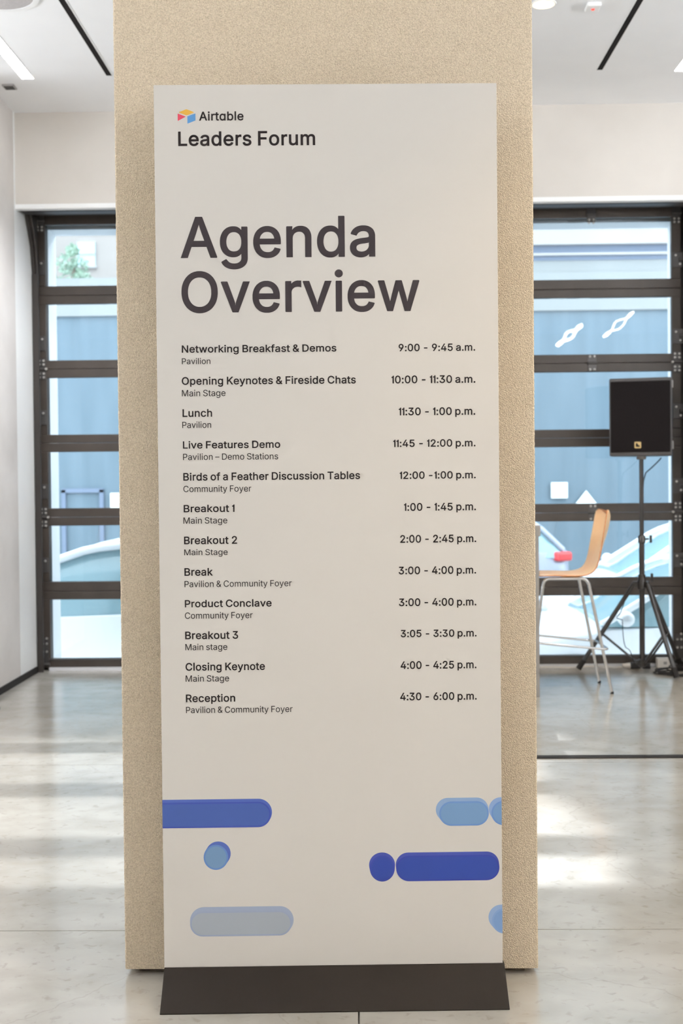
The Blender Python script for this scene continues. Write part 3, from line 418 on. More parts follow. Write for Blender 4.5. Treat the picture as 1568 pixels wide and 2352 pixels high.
'p': [606,[[68,-224,56,-212,56,548,68,561,178,561,180,507,201,528,214,538,234,550,260,561,282,566,300,568,350,568,366,566,396,560,414,554,434,546,459,532,478,518,502,494,517,476,534,450,547,426,558,398,564,378,572,342,576,308,577,286,576,232,572,198,567,174,559,144,546,110,529,80,512,56,488,29,466,11,442,-4,420,-14,408,-19,378,-27,350,-31,316,-31,288,-29,260,-22,238,-12,212,3,194,18,183,30,183,-214,166,-224],[304,87,334,88,346,90,360,95,380,105,395,118,404,127,419,146,432,172,442,204,448,244,448,296,444,326,435,360,428,378,421,390,402,415,392,425,378,435,356,446,328,451,308,451,292,450,272,445,258,440,246,433,226,416,209,394,197,368,187,334,182,298,181,260,183,234,186,212,190,192,195,176,208,148,218,134,226,124,236,114,250,104,266,96,276,92]]],
'r': [370,[[70,-20,56,-10,56,550,68,561,178,561,180,519,190,529,210,544,226,553,252,563,280,569,290,570,366,568,366,432,338,442,312,445,290,446,268,443,256,440,236,432,214,416,199,398,189,378,185,364,183,348,183,-18,162,-20]]],
's': [521,[[332,562,358,555,390,541,408,529,431,510,447,492,465,464,477,436,487,400,380,375,366,383,356,408,347,422,334,436,323,444,312,449,294,454,274,456,252,455,234,452,216,446,200,437,190,428,181,418,177,408,176,396,178,380,184,368,192,361,212,350,236,341,346,315,374,306,392,299,410,290,436,272,457,252,466,242,476,226,485,204,490,186,493,164,492,130,487,106,482,90,474,74,463,56,448,38,436,26,416,11,398,-1,380,-10,356,-18,332,-24,306,-29,282,-31,246,-31,222,-30,190,-25,170,-20,154,-15,140,-9,116,4,94,21,76,39,60,58,46,84,37,108,32,126,31,140,42,152,140,175,153,162,160,138,169,122,180,108,190,101,208,92,226,87,250,84,270,84,298,88,312,92,330,100,340,107,355,122,360,132,363,144,362,158,358,168,352,176,342,185,328,193,304,201,212,222,176,232,136,249,116,261,100,273,83,288,68,308,58,328,52,346,48,368,47,390,48,414,52,434,58,452,66,470,76,486,90,501,106,516,122,529,138,538,162,550,178,556,200,562,238,568,294,568]]],
't': [324,[[312,-16,290,-22,274,-25,228,-26,196,-22,180,-19,160,-12,148,-6,132,3,122,11,110,23,93,46,86,60,81,74,76,92,73,120,73,446,72,447,10,447,-11,448,-11,550,2,561,73,562,73,672,74,693,200,692,200,562,298,561,311,548,311,456,296,447,200,446,200,134,202,116,206,106,210,99,218,95,230,92,242,91,260,92,290,98,306,90,324,8,325,-4]]],
'u': [586,[[68,561,166,561,183,552,183,206,184,182,187,164,192,148,200,134,209,122,222,109,234,102,248,96,262,93,282,91,300,92,322,96,334,100,358,113,372,127,382,141,392,158,398,174,401,188,403,208,403,550,416,561,529,560,529,-20,406,-19,414,41,400,26,380,9,362,-3,342,-12,322,-19,294,-25,272,-27,240,-27,216,-24,188,-17,164,-7,140,6,126,17,104,38,85,66,73,92,62,128,57,160,56,188,56,548]]],
'v': [556,[[558,560,415,182,336,-19,228,-20,216,-13,215,-10,1,546,18,561,130,561,135,554,139,548,147,526,266,198,278,158,300,226,419,554,432,561]]],
'w': [810,[[800,545,800,544,796,530,627,-20,526,-20,510,-18,428,268,406,356,388,290,302,-8,292,-20,182,-19,97,258,12,540,11,544,22,561,130,561,142,552,167,466,227,250,242,188,244,186,268,288,334,524,340,546,348,561,456,561,469,552,539,302,565,200,566,182,589,272,668,554,682,561,786,561]]],
'y': [556,[[44,-214,43,-212,71,-106,94,-103,122,-108,132,-109,148,-107,160,-101,177,-86,188,-65,198,-42,211,-2,1,546,18,561,130,561,135,554,139,548,265,200,277,160,278,159,300,226,419,554,432,561,558,561,556,554,473,334,311,-88,302,-110,283,-144,265,-170,246,-188,220,-206,208,-212,190,-219,158,-226,118,-227,86,-224]]],
'ɑ': [607,[[550,-19,426,-20,424,29,412,17,390,0,380,-7,360,-17,344,-23,324,-28,302,-31,268,-31,246,-30,228,-27,206,-21,184,-13,160,-1,142,11,128,22,118,30,98,53,79,78,64,104,51,132,42,160,36,186,31,218,29,254,29,302,31,322,38,362,47,394,59,424,75,454,90,476,110,500,134,522,154,536,178,548,200,556,234,565,262,568,294,568,324,566,350,560,362,555,386,542,404,529,424,509,426,561,538,561,551,550],[304,87,328,91,342,96,356,103,370,113,385,128,400,150,408,166,415,186,422,216,426,258,425,298,421,330,412,364,399,392,392,402,381,416,372,424,356,436,336,445,314,450,298,451,280,451,252,446,228,436,220,431,209,420,200,412,189,396,176,372,169,354,163,332,158,298,157,252,161,220,170,184,184,152,192,138,202,126,220,109,231,102,246,95,268,89,282,87]]]},
'light': {'&': [640,[[224,728,242,732,258,734,298,735,328,732,344,729,364,722,390,709,416,690,432,672,450,644,457,626,462,608,465,586,465,568,463,552,459,534,454,520,443,498,433,482,423,468,392,437,368,417,316,380,316,378,468,195,469,196,472,202,480,220,489,250,495,286,496,321,584,321,584,284,582,264,578,238,572,214,561,184,550,160,539,140,527,124,627,2,628,0,626,-2,520,-2,470,57,444,37,420,22,390,9,354,-3,324,-9,292,-12,252,-11,222,-7,198,-2,176,6,148,19,130,31,114,42,99,56,84,74,70,96,61,114,55,132,51,146,47,170,47,200,48,218,53,242,59,258,66,272,75,286,100,318,128,344,190,394,143,454,128,478,118,500,109,528,105,556,105,580,109,608,115,628,124,648,136,668,147,680,166,699,186,712,204,721],[414,124,340,214,244,326,203,294,176,270,162,252,148,228,143,212,141,202,141,180,144,156,151,136,163,118,178,102,202,85,216,78,236,72,264,68,292,68,316,72,344,80,366,90,394,107],[262,446,312,483,342,509,359,530,364,540,369,554,372,570,372,588,369,602,363,616,355,628,342,640,332,647,318,653,300,656,276,656,260,653,244,647,226,636,217,626,207,612,201,596,198,580,198,556,201,540,207,524,215,508,228,488,242,470]]],
'C': [728,[[534,24,508,12,470,-1,438,-8,402,-12,362,-12,332,-9,292,-1,260,10,234,22,202,42,176,61,154,82,132,108,113,136,93,174,82,200,69,240,63,268,56,322,55,360,56,404,61,446,69,486,81,524,94,554,114,592,133,620,156,646,182,671,202,686,234,705,260,717,292,728,320,734,362,739,392,739,420,737,448,733,472,727,506,715,528,706,554,690,582,670,601,652,616,636,635,610,648,588,660,560,672,524,678,496,674,495,582,495,580,498,577,512,569,534,560,554,550,570,537,586,528,595,492,622,464,635,438,643,418,647,402,649,374,649,354,648,330,644,298,634,272,621,244,602,220,580,198,552,180,520,170,494,159,456,153,424,150,398,149,342,151,316,155,288,162,256,170,232,179,210,190,190,205,166,222,146,236,132,254,117,270,107,292,96,312,88,330,83,354,79,374,78,402,78,418,80,438,84,464,92,478,98,500,110,520,126,539,144,550,158,564,180,573,202,580,228,582,231,674,231,677,230,675,212,671,196,659,162,645,134,629,108,607,80,586,61,558,39]]],
'D': [717,[[84,-1,84,728,86,729,336,729,380,726,414,720,448,711,482,697,516,678,544,658,572,632,586,616,604,590,626,548,638,518,648,486,656,448,661,404,662,352,660,312,654,272,645,232,632,194,620,168,602,136,580,106,568,93,544,71,524,56,500,41,476,29,454,20,430,12,388,3,338,-2],[182,83,318,83,338,84,376,89,398,94,416,100,452,117,468,127,488,142,504,159,515,172,526,188,536,206,548,234,556,260,563,296,567,328,568,358,567,402,563,434,558,458,551,484,540,514,526,540,512,560,498,576,478,594,458,609,436,620,416,628,398,634,356,642,324,644,181,644]]],
'F': [586,[[86,-2,84,0,84,728,86,729,528,729,528,644,181,644,181,400,494,399,496,396,496,316,494,314,182,314,181,0,178,-2]]],
'M': [897,[[812,728,813,-2,718,-2,718,0,718,472,719,546,722,612,722,615,713,582,655,418,491,0,488,-2,410,-2,406,0,405,2,329,196,242,412,210,500,172,617,176,468,176,0,176,-2,84,-2,84,728,86,729,216,729,220,726,300,516,404,252,424,194,450,109,479,206,498,262,563,426,678,728,680,729]]],
'P': [636,[[86,-2,84,0,84,728,86,729,348,729,368,728,402,724,424,719,448,711,470,701,492,688,510,675,520,665,539,646,552,628,560,614,569,592,577,568,583,542,586,516,585,470,581,442,576,422,567,396,559,378,548,360,536,344,518,325,506,314,474,293,460,286,436,277,402,269,364,264,182,264,181,0,178,-2],[182,348,342,348,364,349,386,353,408,360,426,369,446,384,465,406,478,430,486,456,489,488,488,528,482,554,472,576,464,590,452,604,436,617,418,628,396,636,374,641,342,644,182,644]]],
'S': [638,[[346,739,388,734,412,728,434,721,454,713,472,703,490,692,508,678,535,650,547,632,558,612,565,596,570,578,573,564,574,539,480,538,474,568,464,588,456,600,444,612,424,627,398,640,372,648,342,653,320,654,298,653,270,648,238,638,212,623,202,614,190,602,176,580,170,564,167,550,167,522,169,510,173,500,181,486,200,468,214,457,234,445,290,424,396,396,446,379,484,360,516,340,534,325,549,308,566,284,572,272,580,248,584,224,585,186,582,162,575,134,566,112,559,100,544,76,529,60,514,45,496,32,478,21,450,8,428,0,398,-8,366,-13,340,-15,284,-14,242,-8,224,-4,194,6,158,22,136,37,120,49,105,64,93,80,82,96,73,112,64,136,59,152,55,168,52,197,150,198,156,166,168,140,181,122,194,110,206,102,230,89,248,82,268,77,302,72,346,73,378,78,410,88,438,104,452,115,462,124,474,140,481,150,485,160,490,174,492,190,492,206,490,222,487,230,482,242,477,250,465,262,446,278,426,289,372,309,258,340,220,353,194,364,170,376,152,387,134,400,122,410,104,430,92,448,84,466,77,488,73,510,72,542,76,572,82,596,91,616,98,630,110,648,120,660,142,680,158,692,180,706,200,715,220,723,244,730,274,736,290,738,312,739]]],
'a': [556,[[483,-2,394,-2,394,72,392,72,389,72,380,56,366,38,352,25,332,11,312,1,290,-7,266,-12,242,-15,214,-15,190,-12,162,-6,138,3,116,14,94,30,82,42,69,60,56,82,50,96,46,108,41,138,41,170,45,196,53,218,59,230,66,240,84,260,100,272,124,285,148,295,172,302,232,314,338,326,362,331,372,335,382,340,389,348,392,358,392,382,389,400,383,418,373,434,362,445,346,456,330,463,308,469,290,471,256,470,232,465,208,456,188,444,170,428,155,410,144,389,58,413,57,416,60,426,70,446,80,462,88,472,106,491,126,508,140,517,162,528,178,534,204,542,228,547,252,550,304,550,326,547,354,541,370,536,390,528,406,519,426,505,437,494,450,478,462,458,473,434,479,410,483,382],[392,266,380,260,346,252,304,244,248,238,212,231,190,225,168,214,155,204,147,196,140,184,135,170,133,154,134,136,137,124,144,108,156,94,176,81,198,72,226,67,252,66,278,69,304,76,332,90,348,103,365,120,374,134,385,156,392,184]]],
'e': [577,[[316,550,340,547,362,542,386,534,408,524,432,509,452,494,470,476,486,454,495,440,507,416,517,388,523,366,528,340,531,314,532,242,530,239,140,238,142,210,148,182,158,154,168,136,184,116,196,104,208,95,228,83,252,74,284,68,322,68,346,72,372,81,394,94,410,110,422,126,436,152,486,141,518,133,523,130,517,112,510,96,490,66,466,40,436,19,406,4,390,-2,366,-8,330,-13,278,-13,252,-10,224,-4,200,4,182,12,164,22,138,41,119,60,104,78,89,100,74,128,65,150,56,178,50,210,47,238,47,296,49,318,55,352,62,378,72,406,81,424,97,450,111,470,128,487,144,501,168,518,190,530,212,538,236,545,262,549,280,550],[140,318,438,318,439,320,434,352,424,384,412,406,396,428,384,439,374,447,354,458,330,466,310,469,294,469,268,468,242,462,220,452,192,432,173,410,163,396,155,380,145,352,141,332]]],
'g': [607,[[532,543,533,540,533,-22,532,-46,528,-70,521,-92,513,-112,502,-130,486,-150,470,-164,454,-177,438,-186,414,-197,392,-205,368,-211,336,-216,310,-218,282,-218,254,-216,230,-212,202,-206,186,-200,158,-188,130,-171,114,-158,104,-148,82,-120,71,-100,72,-96,138,-59,146,-57,166,-83,188,-105,210,-119,224,-125,238,-130,270,-136,288,-137,320,-136,348,-131,370,-124,382,-119,398,-108,408,-100,417,-92,429,-74,437,-52,441,-34,442,-20,442,94,438,94,412,58,398,44,382,33,370,25,346,14,334,10,308,6,284,5,252,6,230,9,206,15,184,24,158,38,140,50,120,67,106,82,95,96,81,118,71,140,64,158,56,184,52,202,48,232,47,258,47,298,51,338,61,380,70,404,82,430,95,452,108,470,122,486,140,503,160,518,176,527,200,537,218,543,238,547,258,550,294,550,326,547,348,541,378,526,400,509,421,486,440,458,444,458,445,458,445,540,446,543],[306,469,286,469,270,468,252,465,240,461,214,448,202,439,190,427,178,412,170,400,162,384,154,366,148,348,143,328,139,294,139,256,142,230,146,210,152,190,159,172,174,144,186,130,194,121,208,110,220,103,232,97,250,91,266,88,282,86,316,87,346,94,370,105,384,115,398,128,416,152,429,180,438,212,443,250,443,302,437,342,426,378,412,406,402,420,388,434,366,451,340,463,324,467]]],
'i': [239,[[76,543,162,543,165,542,165,0,162,-2,76,-2,74,0,74,540],[58,676,57,686,57,700,59,708,65,720,71,728,84,740,94,746,104,749,114,750,128,750,142,747,154,741,166,732,173,722,178,712,181,704,182,694,182,682,179,670,174,660,168,652,158,643,146,636,136,632,122,631,112,631,100,633,90,637,82,643,68,656,62,664]]],
'l': [246,[[76,-2,76,746,170,747,170,-2]]],
'm': [871,[[798,-1,706,-1,706,372,704,394,700,408,693,424,683,438,672,447,658,456,636,465,622,468,602,469,582,469,560,465,540,458,530,452,512,438,500,422,491,406,485,390,481,370,480,356,480,-2,390,-2,389,378,387,396,382,412,374,426,367,436,352,450,336,459,324,464,306,468,288,469,270,469,250,465,230,457,212,447,198,435,187,420,177,404,170,384,166,364,165,340,164,-1,74,-2,74,542,76,543,161,542,162,447,165,460,176,480,188,496,204,513,228,530,246,540,266,547,288,552,320,553,346,551,370,544,394,532,408,521,421,508,432,494,444,474,454,450,460,464,474,484,484,496,498,510,514,521,536,534,550,540,570,547,588,551,604,553,638,553,656,551,676,547,696,540,714,531,732,520,744,510,758,494,775,470,787,440,792,422,796,400,798,370]]],
'n': [586,[[511,-2,424,-2,421,0,421,348,419,366,415,384,410,398,400,418,388,434,374,446,356,457,340,463,322,467,304,468,288,468,268,465,250,460,234,453,218,443,206,434,192,418,181,402,174,386,169,368,165,338,165,0,164,-2,74,-2,74,540,76,543,161,542,162,450,171,470,185,490,198,504,214,518,234,530,250,537,270,544,294,549,314,550,348,550,374,546,400,539,422,529,436,520,452,508,469,490,486,466,499,436,506,410,511,376,512,350]]],
'o': [593,[[262,549,284,550,320,550,350,546,378,539,398,532,422,520,442,506,458,494,478,474,495,452,508,430,523,400,530,380,537,356,542,330,545,306,546,266,545,230,541,200,535,172,527,148,519,128,507,106,491,80,474,60,460,45,436,26,416,14,394,4,372,-4,344,-10,320,-13,284,-13,262,-12,242,-9,216,-2,196,5,170,18,150,32,132,47,112,68,99,86,82,112,71,136,62,160,55,184,50,210,47,238,47,282,48,308,52,338,58,366,69,398,80,420,94,444,106,462,122,479,142,499,164,515,180,524,204,535,238,545],[278,469,260,466,246,462,232,456,218,448,206,439,189,422,171,400,163,384,155,366,149,348,144,324,139,284,140,238,146,202,153,176,160,158,168,142,177,128,185,118,201,102,222,86,236,79,250,74,278,68,314,68,332,71,346,75,372,87,388,99,404,114,422,138,428,148,438,170,448,208,453,244,454,280,453,294,447,332,436,370,422,400,404,424,394,434,376,448,352,460,332,466,314,469]]],
'r': [370,[[76,-2,74,0,74,542,76,543,160,543,162,540,162,460,173,482,186,500,202,515,212,523,234,537,258,546,282,551,312,552,326,550,348,550,348,458,340,460,316,463,290,464,264,461,240,454,222,445,202,429,186,412,175,392,168,370,165,348,165,0,162,-2]]],
's': [521,[[326,545,352,538,380,526,398,514,416,499,432,482,449,456,460,432,464,413,382,394,380,396,372,416,362,432,346,450,332,459,318,466,296,472,276,474,248,473,228,469,210,463,190,452,176,440,166,428,160,414,158,396,158,388,160,376,166,363,178,350,190,341,204,334,230,324,344,297,368,289,402,274,426,258,443,242,451,232,460,218,468,198,472,184,475,162,474,132,470,112,465,96,458,82,448,66,436,52,424,40,406,25,390,15,370,6,352,-1,328,-7,304,-11,280,-13,246,-13,224,-12,192,-7,172,-2,152,5,128,18,104,35,88,52,73,72,62,92,54,114,50,128,50,134,52,136,134,155,137,152,144,130,154,112,168,96,184,83,206,74,224,69,248,66,282,67,304,71,326,78,342,86,357,98,370,112,378,128,381,142,381,152,379,164,374,176,366,188,354,199,336,209,306,219,218,239,182,249,144,265,126,275,110,287,96,302,83,318,75,334,69,352,66,370,65,394,66,412,70,432,75,446,82,462,91,476,101,488,116,502,132,514,166,532,184,539,206,545,240,550,294,550]]],
't': [324,[[304,0,286,-5,272,-7,228,-8,200,-5,186,-2,166,5,142,18,123,36,109,54,98,80,93,100,91,122,91,464,90,465,10,465,7,466,7,540,8,543,90,544,91,672,92,675,178,675,182,674,183,544,290,543,293,542,293,468,292,465,182,464,182,132,184,114,189,98,195,90,200,85,208,80,218,76,236,73,262,74,286,79,291,78,306,6,306,2]]],
'u': [586,[[76,543,162,543,165,542,165,206,166,180,170,158,176,140,185,124,195,110,212,95,224,87,242,79,260,75,280,73,304,74,326,78,342,84,368,98,386,114,397,130,408,150,414,166,419,188,421,206,421,542,424,543,511,542,511,-2,426,-2,424,0,424,94,415,74,402,54,389,40,374,26,354,13,334,4,318,-2,294,-7,272,-9,242,-9,220,-6,194,0,172,9,150,21,136,32,118,50,101,74,89,100,81,126,75,160,74,188,74,540]]],
'v': [556,[[532,542,398,188,324,-2,232,-2,229,4,23,542,26,543,120,543,122,540,250,190,263,148,278,87,296,156,316,218,433,542,436,543]]],
'y': [556,[[66,-200,86,-122,92,-121,128,-127,146,-126,162,-121,178,-110,192,-96,206,-72,215,-48,231,-2,23,542,26,543,120,543,122,540,249,192,265,140,278,93,290,138,316,218,433,542,436,543,532,543,530,536,464,362,294,-82,285,-104,270,-132,252,-158,234,-174,210,-191,186,-201,156,-208,118,-209,88,-206]]],
'–': [500,[[-2,268,-2,348,0,351,500,351,502,348,502,270,500,267,0,267]]]}}
def lettering(name, s, ul, ur, v, cap, weight, m, parent, y, lam=0):
    # lays the string between ul and ur on the board, capitals cap high
    loops = []; x = 0.0; G = GLYPH[weight]; grow = {'head': 16, 'bold': 20, 'light': 2}[weight]; gi = 0
    for ch in s:
        if ch == ' ': x += 225; continue
        adv, sp = G[ch]
        for p in sp:
            loops.append((gi, [(px + x, py) for px, py in zip(p[::2], p[1::2])]))
        x += adv + lam; gi += 1
    lo = min(p[0] for _, q in loops for p in q); hi = max(p[0] for _, q in loops for p in q)
    sx = (ur-ul)/(hi-lo); sz = cap/(727 + 2*grow)
    bm = bmesh.new()
    for g in range(gi):                     # one closed outline per letter
        c = bpy.data.curves.new(name, 'CURVE'); c.dimensions = '2D'; c.fill_mode = 'BOTH'; c.extrude = 0.00015
        for q in [q for k, q in loops if k == g]:
            spn = c.splines.new('POLY'); spn.points.add(len(q)-1); spn.use_cyclic_u = True
            for (px, py), bp in zip(q, spn.points): bp.co = (ul + (px-lo)*sx, v + (py+grow)*sz, 0, 1)
        o = bpy.data.objects.new(name, c)
        t = o.to_mesh(); bm.from_mesh(t); o.to_mesh_clear(); bpy.data.objects.remove(o); bpy.data.curves.remove(c)
    me = bpy.data.meshes.new(name); bm.to_mesh(me); bm.free()
    me.transform(Matrix.Translation((0, y, 0)) @ Matrix.Rotation(PI/2, 4, 'X'))
    me.materials.append(M[m])
    ob = bpy.data.objects.new(name, me); C.objects.link(ob); ob.parent = parent
    return ob

sg = empty('agenda_sign', (-0.088, 3.199, 0), math.radians(1.6118))
tag(sg, 'tall freestanding white agenda sign on a dark base before the stucco pillar', 'sign')
pan = MB().span((-0.466, 0.0, 0.03), (0.4615, 0.014, 2.4875)).build('panel', 'panel', sg, bevel=0.001)
bs = MB(); bs.prism([(-0.098, 0), (-0.098, 0.003), (-0.004, 0.086), (0.018, 0.086), (0.098, 0.003), (0.098, 0)], -0.4655, 0.4655, lambda u, v, e: (e, u, v))
bs.build('base', 'base', sg, bevel=0.001)
STYLE = {'brand': ('brand_name', 'bold', 'ink', 22), 'sub': ('event_name', 'bold', 'ink', 24), 'head': ('heading', 'head', 'ink2', 10),
         'title': ('session_title', 'bold', 'ink', 18), 'place': ('session_location', 'light', 'ink', 0), 'time': ('session_time', 'bold', 'ink', 16)}
TEXTS = [
    ('brand', 'Airtɑble', -0.3441, -0.2241, 2.391, 0.024),
    ('sub', 'Leaders Forum', -0.4012, -0.031, 2.323, 0.039),
    ('head', 'Agenda', -0.3982, 0.1291, 2.021, 0.111),
    ('head', 'Overview', -0.3972, 0.2481, 1.873, 0.111),
    ('title', 'Networking Breakfast & Demos', -0.3982, 0.021, 1.765, 0.02),
    ('place', 'Pavilion', -0.3982, -0.3211, 1.734, 0.016),
    ('title', 'Opening Keynotes & Fireside Chats', -0.3992, 0.073, 1.678, 0.021),
    ('place', 'Main Stage', -0.3992, -0.2811, 1.647, 0.017),
    ('title', 'Lunch', -0.3982, -0.3181, 1.591, 0.021),
    ('place', 'Pavilion', -0.3992, -0.3211, 1.561, 0.017),
    ('title', 'Live Features Demo', -0.3982, -0.1341, 1.505, 0.02),
    ('place', 'Pavilion – Demo Stations', -0.3982, -0.1401, 1.474, 0.017),
    ('title', 'Birds of a Feather Discussion Tables', -0.3982, 0.082, 1.418, 0.021),
    ('place', 'Community Foyer', -0.3982, -0.2141, 1.387, 0.017),
    ('title', 'Breakout 1', -0.3982, -0.2601, 1.332, 0.02),
    ('place', 'Main Stage', -0.3992, -0.2801, 1.301, 0.017),
    ('title', 'Breakout 2', -0.3982, -0.2541, 1.245, 0.021),
    ('place', 'Main Stage', -0.3982, -0.2801, 1.215, 0.016),
    ('title', 'Break', -0.3982, -0.3211, 1.159, 0.021),
    ('place', 'Pavilion & Community Foyer', -0.3982, -0.107, 1.128, 0.017),
    ('title', 'Product Conclave', -0.3982, -0.1621, 1.073, 0.02),
    ('place', 'Community Foyer', -0.3982, -0.2141, 1.042, 0.017),
    ('title', 'Breakout 3', -0.3982, -0.2541, 0.986, 0.021),
    ('place', 'Main stage', -0.3982, -0.2841, 0.956, 0.017),
    ('title', 'Closing Keynote', -0.3982, -0.1821, 0.9, 0.021),
    ('place', 'Main Stage', -0.3982, -0.2801, 0.87, 0.017),
    ('title', 'Reception', -0.3982, -0.2641, 0.814, 0.021),
    ('place', 'Pavilion & Community Foyer', -0.3982, -0.108, 0.784, 0.017),
    ('time', '9:00 - 9:45 a.m.', 0.1901, 0.3982, 1.764, 0.02),
    ('time', '10:00 - 11:30 a.m.', 0.1701, 0.3982, 1.677, 0.021),
    ('time', '11:30 - 1:00 p.m.', 0.1891, 0.3972, 1.59, 0.021),
    ('time', '11:45 - 12:00 p.m.', 0.1731, 0.3972, 1.504, 0.02),
    ('time', '12:00 -1:00 p.m.', 0.1901, 0.3972, 1.417, 0.02),
    ('time', '1:00 - 1:45 p.m.', 0.2011, 0.3972, 1.33, 0.021),
    ('time', '2:00 - 2:45 p.m.', 0.1901, 0.3972, 1.243, 0.021),
    ('time', '3:00 - 4:00 p.m.', 0.1851, 0.3962, 1.157, 0.021),
    ('time', '3:00 - 4:00 p.m.', 0.1851, 0.3962, 1.07, 0.021),
    ('time', '3:05 - 3:30 p.m.', 0.1891, 0.3962, 0.985, 0.02),
    ('time', '4:00 - 4:25 p.m.', 0.1881, 0.3952, 0.898, 0.021),
    ('time', '4:30 - 6:00 p.m.', 0.1861, 0.3952, 0.812, 0.021)
]
for kind, s, ul, ur, v, cap in TEXTS:
    nm, wt, m, lam = STYLE[kind]
    lettering(nm, s, ul, ur, v, cap, wt, m, pan, -0.0004, lam)

def flat_shape(bm_, poly, y):
    bm_.prism(poly, y, y+0.0001, lambda u, v, e: (u, e, v))
def round_poly(P, r, n=5):
    out = []
    for i in range(len(P)):
        a, b_, c = Vector(P[i-1]), Vector(P[i]), Vector(P[(i+1) % len(P)])
        p0 = b_ + (a-b_).normalized()*r; p2 = b_ + (c-b_).normalized()*r
        out += [tuple(p) for p in arc(p0.to_3d(), b_.to_3d(), p2.to_3d(), n)]
    return [(p[0], p[1]) for p in out]
INK = 0.97
lg = MB(); flat_shape(lg, round_poly([(-0.3995, 2.4135), (-0.3782, 2.4222), (-0.3567, 2.4135), (-0.3775, 2.4052)], 0.003), -0.0004)
logo = lg.build('logo', mat('yellow_ink', lin(222, 172, 70, INK), 0.5, spec=0.3), pan)
lg = MB(); flat_shape(lg, round_poly([(-0.4017, 2.4105), (-0.3800, 2.4020), (-0.4017, 2.3905)], 0.0012), -0.0004); lg.build('logo_face', mat('red_ink', lin(208, 72, 92, INK), 0.5, spec=0.3), logo)
lg = MB(); flat_shape(lg, round_poly([(-0.3757, 2.4028), (-0.3538, 2.4105), (-0.3538, 2.3915), (-0.3757, 2.3830)], 0.0012), -0.0004); lg.build('logo_face', mat('blue_ink', lin(92, 148, 202, INK), 0.5, spec=0.3), logo)

def capsule(ul, ur, vt, vb, inset=0.0, n=20):
    ul += inset; ur -= inset; vt -= inset; vb += inset
    r = (vt-vb)/2; cv = (vt+vb)/2
    if ur-ul < 2*r: r0 = (ur-ul)/2
    else: r0 = r
    pts = []
    for i in range(n+1):
        a = PI/2 - PI*i/n; pts.append((ur - r0 + r0*math.cos(a), cv + r*math.sin(a)))
    for i in range(n+1):
        a = -PI/2 - PI*i/n; pts.append((ul + r0 + r0*math.cos(a), cv + r*math.sin(a)))
    return pts
def hull(P):
    P = sorted(set((round(x, 6), round(y, 6)) for x, y in P)); L = []
    def half(Q):
        h = []
        for p in Q:
            while len(h) > 1 and (h[-1][0]-h[-2][0])*(p[1]-h[-2][1]) - (h[-1][1]-h[-2][1])*(p[0]-h[-2][0]) <= 0: h.pop()
            h.append(p)
        return h
    a, b_ = half(P), half(P[::-1]); return a[:-1] + b_[:-1]
def clip(P, lo=-0.466, hi=0.4614):
    for s_, lim in ((1, lo), (-1, hi)):
        out = []
        for i in range(len(P)):
            a, b_ = P[i-1], P[i]; da, db = s_*(a[0]-lim), s_*(b_[0]-lim)
            if (da >= 0) != (db >= 0):
                t = da/(da-db); out.append((lim, a[1]+(b_[1]-a[1])*t))
            if db >= 0: out.append(b_)
        P = out
    return P
def pill(back, front, cf, cb, cr):
    # a drawn three-dimensional capsule, printed flat on the board
    m1, m2, m3_ = (mat('pill_ink', tuple(max(q-0.018, 0.003) for q in lin(*c, INK)), 0.5, spec=0.3) for c in (cb, cr, cf))
    bm_ = MB(); flat_shape(bm_, clip(hull(capsule(*back) + capsule(*front))), -0.0003)
    p = bm_.build('printed_capsule', m1, pan)
    bm_ = MB(); flat_shape(bm_, clip(capsule(*front)), -0.0005); bm_.build('capsule_rim', m2, p)
    fu = list(front); bm_ = MB(); flat_shape(bm_, clip(capsule(*fu, inset=0.0045)), -0.0007); bm_.build('capsule_face', m3_, p)
pill((-0.60, -0.1671, 0.547, 0.473), (-0.60, -0.1701, 0.539, 0.469), (77, 97, 160), (86, 104, 174), (70, 84, 160))
pill((-0.3491, -0.2811, 0.4310, 0.3640), (-0.3551, -0.2881, 0.4220, 0.3530), (120, 150, 184), (88, 106, 172), (104, 136, 190))
pill((-0.3942, -0.1110, 0.2510, 0.1750), (-0.3942, -0.1160, 0.2390, 0.1700), (172, 179, 188), (164, 175, 198), (162, 172, 196))
pill((0.2811, 0.4252, 0.543, 0.478), (0.2901, 0.4262, 0.533, 0.466), (122, 155, 194), (146, 172, 208), (112, 146, 198))
pill((0.4262, 0.52, 0.543, 0.478), (0.4332, 0.53, 0.533, 0.466), (122, 156, 198), (142, 168, 210), (112, 146, 200))
pill((0.0970, 0.1681, 0.395, 0.326), (0.0990, 0.1671, 0.387, 0.315), (60, 76, 150), (78, 88, 162), (66, 76, 154))
pill((0.1701, 0.4532, 0.394, 0.326), (0.1711, 0.4542, 0.385, 0.315), (60, 77, 150), (78, 88, 162), (62, 72, 150))
pill((0.4232, 0.4952, 0.247, 0.178), (0.4322, 0.5052, 0.238, 0.167), (130, 161, 206), (150, 175, 212), (138, 166, 210))

